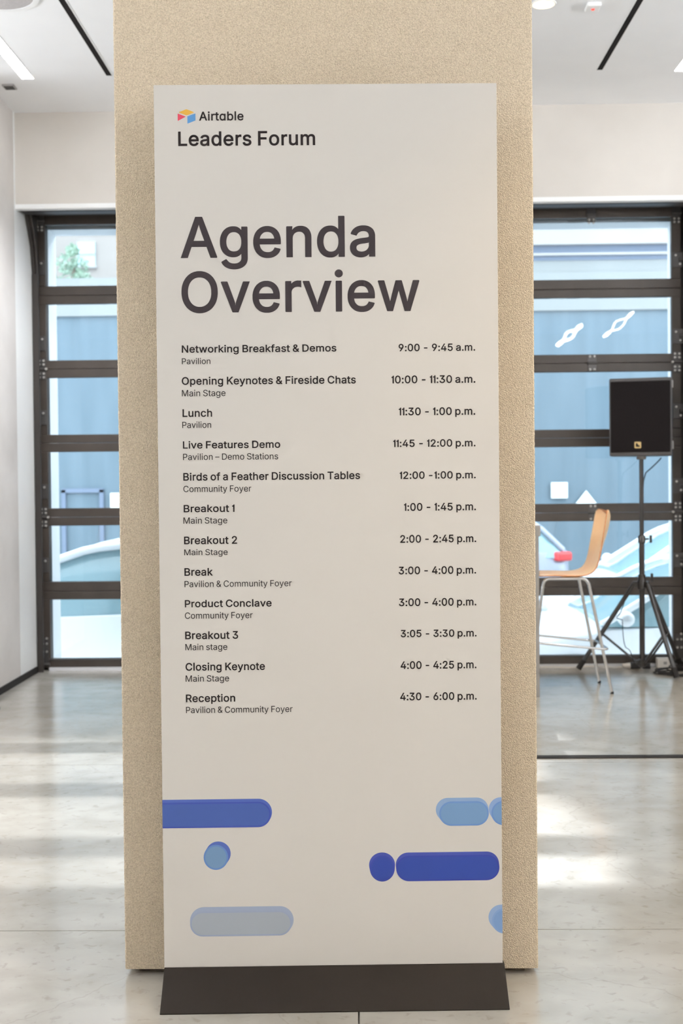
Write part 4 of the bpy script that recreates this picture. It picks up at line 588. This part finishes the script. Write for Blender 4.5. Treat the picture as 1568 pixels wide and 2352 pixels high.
# ---------------------------------------------------------------- ceiling fittings
def strip(x, y0, y1, label, cat='ceiling light'):
    o = empty('linear_light', (x, (y0+y1)/2, CEIL)); L = y1-y0
    MB().span((-0.041, -L/2, -0.003), (-0.038, L/2, 0)).span((0.038, -L/2, -0.003), (0.041, L/2, 0)).span((-0.041, -L/2-0.003, -0.003), (0.041, -L/2, 0)).span((-0.041, L/2, -0.003), (0.041, L/2+0.003, 0)).build('frame', 'white', o)
    MB().span((-0.038, -L/2, -0.0025), (0.038, L/2, 0)).build('diffuser', 'strip', o)
    tag(o, label, cat, 'recessed linear ceiling lights'); return o
strip(-2.132, 5.1, 7.595, 'glowing white linear ceiling light above the left window')
strip(2.068, 5.1, 7.64, 'glowing white linear ceiling light at the right ceiling edge')
n = 0
rows = ['nearest the left wall', 'left of the aisle', 'right of the aisle', 'nearest the right wall']
for i, x in enumerate((-5.4, -2.132, 2.068, 5.4)):  # unseen strips above and behind the camera, added to brighten the hall
    for y0, wd in ((-3.95, 'by the front wall'), (-1.6, 'above the photographer')):
        if abs(x) > 5 and y0 < -3: continue
        strip(x, y0, y0+2.25, 'unseen linear ceiling light added %s, %s' % (rows[i], wd))
strip(-4.6, 4.2, 6.6, 'unseen linear ceiling light added over the side bay')  # out of view, added for more light from the left
def fill(x, yc, ln, label, face):  # unseen side-wall uplights, added to lift the ceiling brightness
    o = empty('fill_light', (x, yc, 2.60)); tag(o, label, 'cove light', 'cove lights added high on the side walls')
    MB().span((-0.10, -ln/2, -0.05), (0.10, ln/2, -0.03)).build('trough', 'white', o)
    MB().span((-0.06, -ln/2+0.05, -0.03), (0.06, ln/2-0.05, -0.01)).build('lamp', 'fill', o)
fill(5.79, 1.6, 8.0, 'long cove light added along the unseen right wall to brighten the ceiling', -1)
fill(-5.79, 3.4, 8.0, 'long cove light added along the unseen far left wall to brighten the ceiling', 1)
def slot(x, y0, y1, label):
    o = empty('slot_diffuser', (x, (y0+y1)/2, CEIL)); L = y1-y0
    MB().span((-0.021, -L/2, -0.003), (-0.018, L/2, 0)).span((0.018, -L/2, -0.003), (0.021, L/2, 0)).span((-0.021, L/2-0.003, -0.003), (0.021, L/2, 0)).build('frame', 'white', o)
    MB().span((-0.018, -L/2, -0.002), (0.018, L/2-0.003, 0)).build('slot', 'slot', o)
    tag(o, label, 'air vent', 'black slot diffusers in the ceiling')
slot(-1.598, 4.2, 7.565, 'long black slot diffuser in the ceiling left of the pillar')
slot(1.541, 4.2, 7.602, 'long black slot diffuser in the ceiling right of the pillar')
def downlight(x, y, label, aim=None, power=1.0, col=None, cone=95):
    o = empty('downlight', (x, y, CEIL))
    MB().lathe([(0.060, -0.004), (0.068, -0.006), (0.070, 0.0), (0.060, 0.0)], n=40, loop=True).build('trim_ring', 'white', o, smooth=50)
    MB().lathe([(0.0005, -0.002), (0.060, -0.003), (0.060, 0.0), (0.0005, 0.0)], n=40).build('lens', 'warm_lamp', o)
    l = bpy.data.lights.new('downlight_lamp', 'SPOT'); l.energy = SPOT_POWER*power; l.color = col or SPOT_COL; l.spot_size = math.radians(cone); l.spot_blend = 0.9; l.shadow_soft_size = 0.05
    lo = bpy.data.objects.new('downlight_lamp', l); C.objects.link(lo); lo.parent = o; lo.location = (0, 0, -0.02)
    if aim: lo.rotation_euler = (Vector(aim) - Vector((x, y, CEIL))).to_track_quat('-Z', 'Y').to_euler()
    tag(o, label, 'ceiling light', 'round warm downlights')
downlight(1.021, 6.535, 'round warm downlight beside the red detector')
downlight(1.9, 1.9, 'unseen warm downlight added to warm the right side of the pillar', (0.82, 3.34, 1.2), 1.0, None, 50)  # added lamp, warms the pillar's right side
downlight(-1.15, 6.55, 'hidden ceiling downlight added to brighten the left wall', (-2.43, 8.45, 1.5), 3.2, (0.95, 0.97, 1.0), 58)  # added behind the pillar to lift the left wall
downlight(0.2, 5.2, 'unseen ceiling downlight added to brighten the bar stool', (1.5, 7.9, 0.9), 0.8, (1.0, 0.92, 0.82), 45)  # added above the view to lift the stool
dt = empty('smoke_detector', (1.296, 6.558, CEIL)); tag(dt, 'small white square ceiling detector with a red light', 'detector')
MB().box((0, 0, -0.012), (0.078, 0.098, 0.024)).build('housing', 'white', dt, bevel=0.006)
MB().lathe([(0.0005, -0.032), (0.007, -0.030), (0.010, -0.024), (0.010, -0.02), (0.0005, -0.02)], n=16).build('indicator', 'red_led', dt, smooth=60)
vt = empty('ceiling_grille', (-2.295, 7.74, CEIL)); tag(vt, 'small grey grille in the ceiling past the left light strip', 'vent')
MB().box((0, 0, -0.005), (0.078, 0.09, 0.010)).build('frame', 'grey_metal', vt, bevel=0.002)
b = MB()
for i in range(5): b.box((-0.024+0.012*i, 0, -0.011), (0.005, 0.066, 0.003))
b.build('slats', 'slot', vt)
cs = empty('ceiling_speaker', (-1.925, 6.28, CEIL)); tag(cs, 'large round grey ceiling speaker in the top left corner', 'ceiling speaker')
MB().lathe([(0.190, -0.010), (0.222, -0.008), (0.225, 0.0), (0.190, 0.0)], n=64, loop=True).build('trim_ring', 'white', cs, smooth=50)
MB().lathe([(0.0005, -0.012), (0.12, -0.012), (0.190, -0.008), (0.190, 0.0), (0.0005, 0.0)], n=64).build('grille', 'grey_grille', cs, smooth=50)
# twisted ribbon lights hung near the front of the hall, mirrored in the glass
def ribbon(c, d_, L, turns, r, th, label):
    o = empty('ribbon_light', c); a = Vector(d_).normalized(); u = a.cross(Vector((0, 1, 0))).normalized(); v = a.cross(u)
    for ph in (0, PI):
        pts = [a*(L*(i/40-0.5)) + (u*math.cos(ph+turns*2*PI*i/40) + v*math.sin(ph+turns*2*PI*i/40))*r*math.sin(PI*min(max(i/40, .04), .96)) for i in range(41)]
        MB().tube(pts, th, 8).build('light_strand', 'ribbon', o, smooth=60)
    MB().tube([(0, 0, 0), (0, 0, CEIL-c[2])], 0.003, 6).build('cord', 'black', o)
    tag(o, label, 'pendant light', 'twisted ribbon pendants')
ribbon((4.05, -1.0, 3.80), (0.80, 0, 0.66), 0.62, 1.0, 0.06, 0.010, 'twisted ribbon pendant light mirrored thin and looping in the window')
ribbon((3.28, -1.0, 3.64), (0.80, 0, 0.66), 0.52, 1.0, 0.055, 0.020, 'twisted ribbon pendant light mirrored thick and low in the window')

# ---------------------------------------------------------------- bar stool, table
def make_stool(label):
    # local: seat faces -x, centre of the seat at the origin of x/y
    o = empty('bar_stool', (0, 0, 0)); tag(o, label, 'stool')
    prof = [(-0.205, 0.770), (-0.19, 0.779), (-0.10, 0.779), (0.0, 0.776), (0.055, 0.775), (0.095, 0.778), (0.130, 0.789), (0.158, 0.812), (0.176, 0.85), (0.190, 0.92), (0.204, 1.0), (0.219, 1.075), (0.231, 1.14), (0.241, 1.195)]
    N = 17; th = 0.012
    def P(i, t, off):
        x, z = prof[i]; a = prof[max(i-1, 0)]; c = prof[min(i+1, len(prof)-1)]
        tx, tz = c[0]-a[0], c[1]-a[1]; l = math.hypot(tx, tz); nx, nz = tz/l, -tx/l
        back = min(max((z-0.80)/0.25, 0), 1)
        hw = 0.20 - 0.012*back - 0.02*(1 if i == 0 else 0)
        if i >= len(prof)-2: hw -= 0.004*(i-len(prof)+3)
        bow = 0.050*back*(1-t*t)
        dz = 0.0
        if i >= len(prof)-4: dz = (0.078*abs(t)**2.0 - 0.030 - 0.030*max(abs(t)-0.88, 0)/0.12)*(i-len(prof)+5)/4
        return (x + nx*off + bow, t*hw, z + nz*off + dz)
    sh = MB(); rings = []
    for i in range(len(prof)):
        top = [P(i, -1+2*j/(N-1), 0) for j in range(N)]; bot = [P(i, 1-2*j/(N-1), th) for j in range(N)]
        rings.append(top+bot)
    sh.rings(rings)
    s = sh.build('seat_shell', 'ply', o, smooth=50)
    s.data.materials.append(M['ply_edge'])
    for p in s.data.polygons:
        if p.index < (len(prof)-1)*2*N:
            if p.index % (2*N) in (N-1, 2*N-1): p.material_index = 1
        else: p.material_index = 1
    sub = s.modifiers.new('smooth', 'SUBSURF'); sub.levels = 1; sub.render_levels = 1
    for sd in (-1, 1):
        y = sd*0.17; yf = sd*0.205
        pts = [(0.0, y, 0.752)] + arc((0.07, y, 0.752), (0.112, y, 0.752), (0.125, sd*0.172, 0.71)) + [(0.262, yf, 0.008)]
        MB().tube(pts, 0.0105, 12).build('leg', 'chrome', o, smooth=60)
        pts = [(0.0, y, 0.752)] + arc((-0.13, y, 0.752), (-0.165, y, 0.752), (-0.175, sd*0.172, 0.71)) + [(-0.27, yf, 0.008)]
        MB().tube(pts, 0.0105, 12).build('leg', 'chrome', o, smooth=60)
        MB().lathe([(0.0108, 0), (0.0116, 0.003), (0.0114, 0.014), (0.0105, 0.015)], (0.2635, yf, 0), 14).build('foot_cap', 'rubber', o, smooth=50)
        MB().lathe([(0.0108, 0), (0.0116, 0.003), (0.0114, 0.014), (0.0105, 0.015)], (-0.2715, yf, 0), 14).build('foot_cap', 'rubber', o, smooth=50)
    a, c = 0.24, 0.205
    loop = []
    for (x, y, z), (px, py), (qx, qy) in (((a, -c, 0.292), (-1, 0), (0, 1)), ((a, c, 0.292), (0, -1), (-1, 0)), ((-a, c, 0.335), (1, 0), (0, -1)), ((-a, -c, 0.335), (0, 1), (1, 0))):
        r = 0.03; loop += arc((x+px*r, y+py*r, z), (x, y, z), (x+qx*r, y+qy*r, z), 5)
    MB().tube(loop, 0.008, 10, loop=True).build('footrest', 'chrome', o, smooth=60)
    MB().box((-0.02, 0, 0.759), (0.05, 0.34, 0.012)).box((0.05, 0, 0.759), (0.03, 0.34, 0.012)).build('seat_bracket', 'chrome', o, bevel=0.003)
    return o
stool = make_stool('beech plywood bar stool with chrome legs beside the tall grey table')
stool.location = (1.35, 7.873, 0)
st2 = copy_tree(stool); st2.location = (-2.545, 7.06, 0); st2['label'] = 'chrome legged bar stool at the left picture edge, only a foot showing'
for o in (stool, st2): o['group'] = 'plywood bar stools'
tbl = empty('bar_table', (0.42, 7.93, 0)); tag(tbl, 'tall narrow grey bar table mostly hidden behind the stucco pillar', 'table')
MB().span((-0.72, -0.359, 1.036), (0.722, 0.359, 1.106)).build('table_top', 'table', tbl, bevel=0.003)
for sx in (-1, 1):
    for sy in (-1, 1):
        MB().span((sx*0.684-0.027, sy*0.332-0.027, 0), (sx*0.684+0.027, sy*0.332+0.027, 1.036)).build('leg', 'table', tbl, bevel=0.002)

# ---------------------------------------------------------------- loudspeaker and its stand
ts = empty('speaker_stand', (1.996, 8.45, 0)); tag(ts, 'black tripod stand holding the loudspeaker by the window', 'speaker stand')
MB().tube([(0, 0, 0.62), (0, 0, 1.535)], 0.0155, 16).build('pole', 'stand', ts, smooth=60)
MB().tube([(0, 0, 0.045), (0, 0, 0.97)], 0.0195, 16).build('sleeve', 'stand', ts, smooth=60)
MB().lathe([(0.0195, 0.935), (0.026, 0.94), (0.026, 0.985), (0.017, 0.995), (0.0165, 0.93)], n=20, loop=True).build('collar', 'stand', ts, smooth=50)
kb = MB(); kb.tube([(0.02, -0.01, 0.966), (0.05, -0.012, 0.966)], 0.007, 10); kb.box((0.062, -0.012, 0.966), (0.018, 0.012, 0.055)); kb.build('locking_knob', 'stand', ts, bevel=0.004)
hb = MB(); hb.lathe([(0.0195, 0.60), (0.030, 0.605), (0.032, 0.66), (0.026, 0.675), (0.026, 0.71), (0.0195, 0.715)], n=20, loop=True)
kb = MB(); kb.tube([(0.02, -0.01, 0.69), (0.055, -0.014, 0.69)], 0.008, 10); kb.box((0.068, -0.014, 0.69), (0.018, 0.014, 0.06)); kb.build('locking_knob', 'stand', ts, bevel=0.004)
lw = MB(); lw.lathe([(0.0195, 0.05), (0.028, 0.052), (0.028, 0.10), (0.0195, 0.105)], n=18, loop=True)
feet = [(-0.433, 0.125), (0.172, -0.275), (0.33, 0.20)]
for fx, fy in feet:
    l = math.hypot(fx, fy); ux, uy = fx/l, fy/l
    hb.box((ux*0.042, uy*0.042, 0.642), (0.045, 0.022, 0.04), Matrix.Rotation(math.atan2(uy, ux), 3, 'Z'))
    lw.box((ux*0.03, uy*0.03, 0.078), (0.03, 0.02, 0.035), Matrix.Rotation(math.atan2(uy, ux), 3, 'Z'))
    a = Vector((ux*0.055, uy*0.055, 0.645)); z = Vector((fx, fy, 0.018))
    lg = MB().tube([a, a+(z-a)*0.93], 0.0165, 14).build('leg', 'stand', ts, smooth=60)
    MB().tube([a+(z-a)*0.90, z], [0.0195, 0.021], 14).build('rubber_foot', 'rubber', lg, smooth=60)
    k = a + (z-a)*0.58
    br = MB()
    for s_ in (-1, 1):
        off = Vector((-uy, ux, 0))*0.016*s_
        br.tube([Vector((ux*0.035, uy*0.035, 0.078))+off, k+off*1.1], 0.006, 8)
    br.build('brace', 'stand', ts, smooth=60)
hb.build('leg_hub', 'stand', ts, smooth=40); lw.build('brace_collar', 'stand', ts, smooth=40)
sp = empty('loudspeaker', (1.996, 8.45, 1.535), -math.radians(15.0)); tag(sp, 'black loudspeaker with a gold emblem on the tripod stand', 'loudspeaker')
# cabinet, wider in front than behind
cb = MB(); cb.prism([(-0.213, -0.16), (0.213, -0.16), (0.213, 0.02), (0.13, 0.19), (-0.13, 0.19), (-0.213, 0.02)], 0.022, 0.572, lambda u, v, e: (u, v, e))
cb.build('cabinet', 'cabinet', sp, bevel=0.012, segs=3)
gb = MB(); gb.span((-0.204, -0.170, 0.050), (0.204, -0.158, 0.548)); gb.build('grille', 'grille', sp, bevel=0.006)
e0 = MB(); e0.prism(round_poly([(-0.0225, -0.0225), (0.0225, -0.0225), (0.0225, 0.0225), (-0.0225, 0.0225)], 0.007), -0.1725, -0.169, lambda u, v, e: (u-0.018, e, v+0.100))
em = e0.build('emblem', 'gold', sp, bevel=0.0006)
e1 = MB(); e1.prism([(-0.0135, -0.0135), (0.0135, -0.0135), (0.0135, -0.004), (0.004, 0.0), (-0.004, 0.0135), (-0.0135, 0.0135)], -0.1735, -0.1723, lambda u, v, e: (u-0.018, e, v+0.100)); e1.build('emblem_mark', 'grille', em)
MB().box((0.216, -0.06, 0.53), (0.012, 0.05, 0.05)).build('rigging_plate', 'grey_metal', sp, bevel=0.004)
MB().box((0.216, -0.02, 0.10), (0.014, 0.04, 0.06)).build('connector_plate', 'grey_metal', sp, bevel=0.004)
MB().lathe([(0.030, 0.0), (0.034, 0.004), (0.034, 0.022), (0.030, 0.022)], n=24).build('pole_socket', 'grey_metal', sp, smooth=50)
# ---------------------------------------------------------------- cables and small things on the floor
cbm = MB(); pts = arc((2.14, 8.46, 1.545), (2.10, 8.45, 1.50), (2.025, 8.44, 1.44), 10) + [(2.012, 8.456, 1.38), (2.004, 8.468, 1.2), (2.004, 8.470, 1.05)]
tag(cbm.tube(pts, 0.0045, 8).build('speaker_cable', 'rubber', smooth=60), 'black cable drooping from the loudspeaker to its stand pole', 'cable')
cl = MB(); pts = []
for i in range(230):
    a = i*0.22; r = 0.14+0.035*math.sin(i*0.61)+0.02*math.sin(i*0.17)
    pts.append((2.30+0.02*math.sin(i*0.09)+r*1.15*math.cos(a), 8.42+r*0.75*math.sin(a)+0.02*math.cos(i*.13), 0.006+0.05*i/230*abs(math.sin(a*0.5+1))))
tag(cl.tube(pts, 0.0045, 6).build('coiled_cable', 'rubber', smooth=60), 'coil of black cable on the floor beside the tripod foot', 'cable')
lp = MB(); pts = []
for i in range(41):
    t = i/40; pts.append((1.94-0.14*math.sin(PI*t)*(1 if t < .5 else .7) - 0.02*t, 8.36-0.02*math.sin(PI*t), 0.66-0.58*t+0.03*math.sin(5*PI*t)))
tag(lp.tube(pts, 0.003, 6).build('hanging_cable', 'rubber', smooth=60), 'thin black cable looping between the tripod legs', 'cable')
wc = MB(); pts = [(0.9+0.05*i, 8.66+0.012*math.sin(i*1.1)+0.02*(i > 12), 0.006+0.012*abs(math.sin(i*0.5))) for i in range(21)]
tag(wc.tube(pts, 0.006, 8).build('extension_cable', 'cable_white', smooth=60), 'white cable along the floor under the window', 'cable')
pg = empty('plug_connector', (1.955, 8.66, 0)); tag(pg, 'black and white cable connector on the floor at the tripod', 'plug')
MB().tube([(-0.055, 0, 0.024), (0.0, 0, 0.024)], [0.014, 0.022], 14).build('plug_end', 'cable_white', pg, smooth=50)
MB().span((0.0, -0.024, 0.002), (0.075, 0.024, 0.047)).build('socket_end', 'black', pg, bevel=0.008)
pw = empty('power_connector', (2.075, 8.64, 0)); tag(pw, 'round black connector end lying under the speaker stand', 'connector')
MB().tube([(-0.035, 0, 0.024), (0.022, -0.01, 0.024)], 0.022, 16).build('shell', 'black', pw, smooth=40)
bx = empty('junction_box', (2.215, 8.70, 0)); tag(bx, 'small white box on the floor behind the tripod leg', 'box')
MB().span((-0.055, -0.035, 0), (0.055, 0.035, 0.075)).build('housing', 'cable_white', bx, bevel=0.008)
MB().span((-0.012, -0.038, 0.03), (0.012, -0.034, 0.05)).build('button', 'grey_metal', bx, bevel=0.002)

# ---------------------------------------------------------------- outside
GZ = -0.68
tag(MB().span((-40, 9.15, GZ-0.3), (40, 60, GZ)).build('street', 'asphalt'), 'grey asphalt street outside the glazed door', 'street', kind='structure')
tag(MB().span((-40, 17.9, GZ), (40, 20.0, GZ+0.14)).build('sidewalk', 'pavement'), 'pale sidewalk along the far side of the street', 'sidewalk', kind='structure')
bd = empty('commercial_building', (0, 20, GZ)); tag(bd, 'low blue-grey building with white cornice bands across the street', 'building')
def zz(z): return z-GZ
MB().span((-16, 0, 0), (16, 0.4, zz(4.22))).build('lower_wall', 'blue_wall', bd)
MB().span((-16, -0.06, zz(4.22)), (16, 0.4, zz(4.86))).build('parapet', 'facade_pale', bd)
MB().span((-1.5, 0.0, zz(4.86)), (16, 0.4, zz(8.9))).build('upper_wall', 'facade_pale', bd)
MB().span((-1.5, -0.10, zz(5.14)), (16, 0.02, zz(5.18))).span((-1.5, -0.16, zz(5.31)), (16, 0.02, zz(5.75))).build('cornice', 'facade_white', bd)
MB().span((-1.5, -0.02, zz(5.07)), (16, 0.02, zz(5.14))).span((-1.5, -0.03, zz(5.18)), (16, 0.02, zz(5.31))).build('cornice_blue_band', 'facade_blue_grey', bd)  # plain blue-grey bands between the white ledges
for x in (-9, -3.4, 6.2, 10.5):
    MB().span((x-0.14, -0.08, 0), (x+0.14, 0.02, zz(4.2))).build('pilaster', 'facade_blue_grey', bd)
fr = MB()
for a, c in (((-5.13, -0.05, 0), (-5.06, 0.01, zz(1.27))), ((-4.48, -0.05, 0), (-4.41, 0.01, zz(1.27))), ((-5.13, -0.05, zz(1.22)), (-4.41, 0.01, zz(1.29)))): fr.span(a, c)
fr.build('door_frame', 'facade_blue_grey', bd)
nb = empty('square_notice', (3.33, 19.96, 1.05)); tag(nb, 'square white notice on the blue-grey wall right of the pillar', 'sign')
MB().span((-0.14, -0.03, 0), (0.14, 0.0, 0.27)).build('board', 'notice', nb, bevel=0.006)
nb2 = empty('square_notice', (-4.13, 19.955, 0.92)); tag(nb2, 'square white notice on the blue-grey wall left of the pillar', 'sign')
MB().span((-0.16, -0.03, 0), (0.16, 0.0, 0.29)).build('board', 'notice', nb2, bevel=0.006)
for o in (nb, nb2): o['group'] = 'square notices on the wall across the street'
tr_ = empty('triangular_notice', (3.78, 19.96, 0.90)); tag(tr_, 'white triangular notice low on the wall across the street', 'sign')
MB().prism([(-0.22, 0), (0.22, 0), (0, 0.28)], -0.03, 0.0, lambda u, v, e: (u, e, v)).build('board', 'notice', tr_, bevel=0.006)
ab = empty('pale_building', (-8, 30, GZ)); tag(ab, 'tall pale stone building with a window behind the street tree', 'building')
MB().span((-12, 0, 0), (9, 4, 16)).build('wall', 'facade_beige', ab)
for x, z in ((1.02, 7.2), (-0.9, 7.2), (2.95, 7.2)):
    wf = MB().span((x-0.23, -0.06, zz(z)-0.31), (x+0.23, 0.0, zz(z)+0.31)).build('window', 'far_window', ab)
    MB().span((x-0.23, -0.09, zz(z)-0.02), (x+0.23, -0.05, zz(z)+0.02)).build('window_bar', 'facade_white', wf)
    MB().span((x-0.27, -0.10, zz(z)-0.36), (x+0.27, 0.0, zz(z)-0.31)).build('window_sill', 'facade_white', wf)
tre = empty('street_tree', (-5.75, 23.5, GZ)); tag(tre, 'young green street tree before the pale building', 'tree')
MB().tube([(0, 0, 0), (0.05, 0, 2.5), (0.0, 0.05, 6.5)], [0.12, 0.09, 0.04], 10).build('trunk', 'bark', tre, smooth=60)
random.seed(11)
def foliage(o, clumps, n, s0, s1):
    lf = MB()
    for i in range(n):
        while True:
            p = Vector((random.uniform(-1, 1), random.uniform(-1, 1), random.uniform(-1, 1)))
            if p.length < 1: break
        k = random.choice(clumps); c = Vector(k[:3]) + p*k[3]
        a = random.uniform(0, 2*PI); t = random.uniform(-0.7, 0.7); s_ = random.uniform(s0, s1)
        u = Vector((math.cos(a), math.sin(a)*0.6, math.sin(t))).normalized()*s_; v = u.cross(Vector((random.random(), 1, random.random()))).normalized()*s_*0.6
        lf.bm.faces.new([lf.bm.verts.new(c+x) for x in (-u, v, u, -v)])
    lf.build('foliage', 'leaf', o)
foliage(tre, ((0.0, 0, 6.72, 0.13), (-0.10, 0, 6.45, 0.22), (0.14, 0, 6.40, 0.20), (0.20, 0, 6.12, 0.20), (-0.36, 0, 6.0, 0.22), (0.02, 0, 6.0, 0.30)), 900, 0.025, 0.055)
shade_tree = empty('street_tree', (2.34, 18.6, GZ)); tag(shade_tree, 'unseen slim tree added behind the pillar to shade the floor right of it', 'tree')  # hidden tree, put there to cut the sun patches on the floor
MB().tube([(0, 0, 0.1), (0.05, 0, 4.0), (0.02, 0.05, 9.0)], [0.13, 0.11, 0.05], 10).build('trunk', 'bark', shade_tree, smooth=60)
foliage(shade_tree, ((0.1, 0, 8.7, 0.45), (-0.1, 0.1, 9.4, 0.45), (0.2, 0, 9.3, 0.42), (0.05, -0.1, 10.1, 0.45), (-0.05, 0.1, 10.7, 0.35), (0.35, 0, 9.9, 0.4)), 2600, 0.06, 0.12)

def lerp_tab(tab, x):
    for i in range(len(tab)-1):
        if x <= tab[i+1][0]:
            t = (x-tab[i][0])/(tab[i+1][0]-tab[i][0]); t = min(max(t, 0), 1)
            return [tab[i][k]+(tab[i+1][k]-tab[i][k])*t for k in range(1, len(tab[0]))]
    return tab[-1][1:]
def make_car(name, paint, label, loc, zs=1.0, hatch=False):
    # nose at x = 0 pointing to -x, tail at x = 4.5
    o = empty(name, loc); tag(o, label, 'car'); o.scale = (1, 1, zs)
    body = [(0.0, .60, .30, .52), (.06, .70, .24, .60), (.2, .80, .20, .68), (.6, .87, .19, .78), (1.15, .90, .19, .90), (2.4, .91, .19, .93), (3.6, .90, .19, .96), (4.1, .88, .21, .99), (4.38, .82, .26, .95 if not hatch else 1.0), (4.5, .66, .34, .82 if not hatch else .95)]
    b = MB(); rings = []
    X = [0, .03, .08, .15, .25, .4, .6, .9, 1.15, 1.5, 2, 2.5, 3, 3.5, 3.8, 4.1, 4.25, 4.38, 4.46, 4.5]
    for x in X:
        wd, z0, z1 = lerp_tab(body, x)
        half = [(.0, z0), (.75*wd, z0), (.97*wd, z0+.12), (wd, z0+.30), (.985*wd, (z0+z1)/2+.12), (.93*wd, z1-.05), (.80*wd, z1), (.4*wd, z1+.012), (0, z1+.015)]
        ring = [(x, -y, z) for y, z in half] + [(x, y, z) for y, z in reversed(half[1:-1])]
        rings.append(ring)
    b.rings(rings); b.build('body', paint, o, smooth=50)
    if hatch: cab = [(1.05, .90, .80), (1.75, 1.32, .70), (2.2, 1.44, .66), (3.3, 1.44, .64), (3.9, 1.38, .64), (4.15, 1.22, .68), (4.42, .98, .74)]
    else: cab = [(1.08, .90, .80), (1.75, 1.30, .70), (2.1, 1.41, .65), (2.5, 1.45, .63), (3.0, 1.43, .63), (3.4, 1.34, .66), (4.0, .98, .74)]
    XX = [cab[0][0]+(cab[-1][0]-cab[0][0])*i/24 for i in range(25)]
    def cr(x, g=0.0):
        zt, wt = lerp_tab(cab, x); zt += g
        return zt, wt+g
    rings = []
    for x in XX:
        zt, wt = cr(x); zt = max(zt, .93)
        half = [(.82, .88), ((.82+wt)/2+.02, (.88+zt)/2), (wt, zt-.035), (wt-.10, zt-.004), (0, zt+.012)]
        rings.append([(x, -y, z) for y, z in half] + [(x, y, z) for y, z in reversed(half[:-1])])
    b = MB(); b.rings(rings); b.build('windows', 'car_glass', o, smooth=50)
    rf = MB(); rings = []
    x0, x1 = (1.95, 3.95) if hatch else (1.95, 3.15)
    for i in range(13):
        x = x0+(x1-x0)*i/12; zt, wt = cr(x, 0.014)
        rings.append([(x, -wt, zt-.035), (x, -wt+.1, zt), (x, 0, zt+.013), (x, wt-.1, zt), (x, wt, zt-.035), (x, wt-.02, zt-.05), (x, -wt+.02, zt-.05)])
    rf.rings(rings); rf.build('roof', paint, o, smooth=50)
    for s_ in (-1, 1):
        pts = []
        for i in range(25):
            zt, wt = cr(XX[i], 0.010); pts.append((XX[i], s_*wt, max(zt, .92)-.02))
        MB().tube(pts, 0.042, 8, flat=0.8).build('roof_rail', paint, o, smooth=60)
        zt, wt = cr(2.55); MB().tube([(2.62, s_*.835, .90), (2.55, s_*(wt+.01), zt-.03)], 0.035, 8).build('door_pillar', paint, o, smooth=60)
        mi = MB(); mi.lathe([(0.0005, -.10), (.045, -.09), (.066, -.03), (.066, .03), (.04, .08), (.0005, .10)], (1.24, s_*.99, .97), 14, 'Y'); mi.build('mirror', paint, o, smooth=60)
        for x in (.85, 3.65):
            wl_ = MB(); wl_.lathe([(.20, -.10), (.30, -.10), (.325, -.06), (.325, .06), (.30, .10), (.20, .10)], (x, s_*.82, .325), 28, 'Y', loop=True); wh = wl_.build('wheel', 'tyre', o, smooth=40)
            MB().lathe([(.0005, -.09), (.10, -.085), (.20, -.08), (.20, .08), (.10, .085), (.0005, .09)], (x, s_*.82, .325), 28, 'Y').build('rim', 'rim', wh, smooth=40)
        h = MB(); h.box((.16, s_*.66, .62), (.22, .22, .10), Matrix.Rotation(s_*0.45, 3, 'Z')); h.build('headlight', 'head', o, bevel=.03)
        t = MB(); t.box((4.38 if hatch else 4.40, s_*.74, .90 if hatch else .86), (.24, .22, .11 if hatch else .15), Matrix.Rotation(-s_*0.5, 3, 'Z')); t.build('taillight', 'tail', o, bevel=.03)
    if hatch: MB().box((4.0, 0, 1.40), (.30, 1.18, .035)).build('spoiler', paint, o, bevel=.012)
    return o
make_car('parked_car', 'car_white', 'white parked car close outside the door left of the pillar', (-4.46, 10.75, GZ), 1.08)
make_car('parked_car', 'car_white', 'white car nearest the door behind the loudspeaker tripod', (0.90, 10.6, GZ), 0.96)
make_car('parked_car', 'car_white', 'white car in the farther lane behind the stool back', (1.80, 13.7, GZ), 1.10)
make_car('hatchback_car', 'car_silver', 'silver hatchback with red taillight driving left on the far side', (-1.72, 16.6, GZ), 1.14, True)
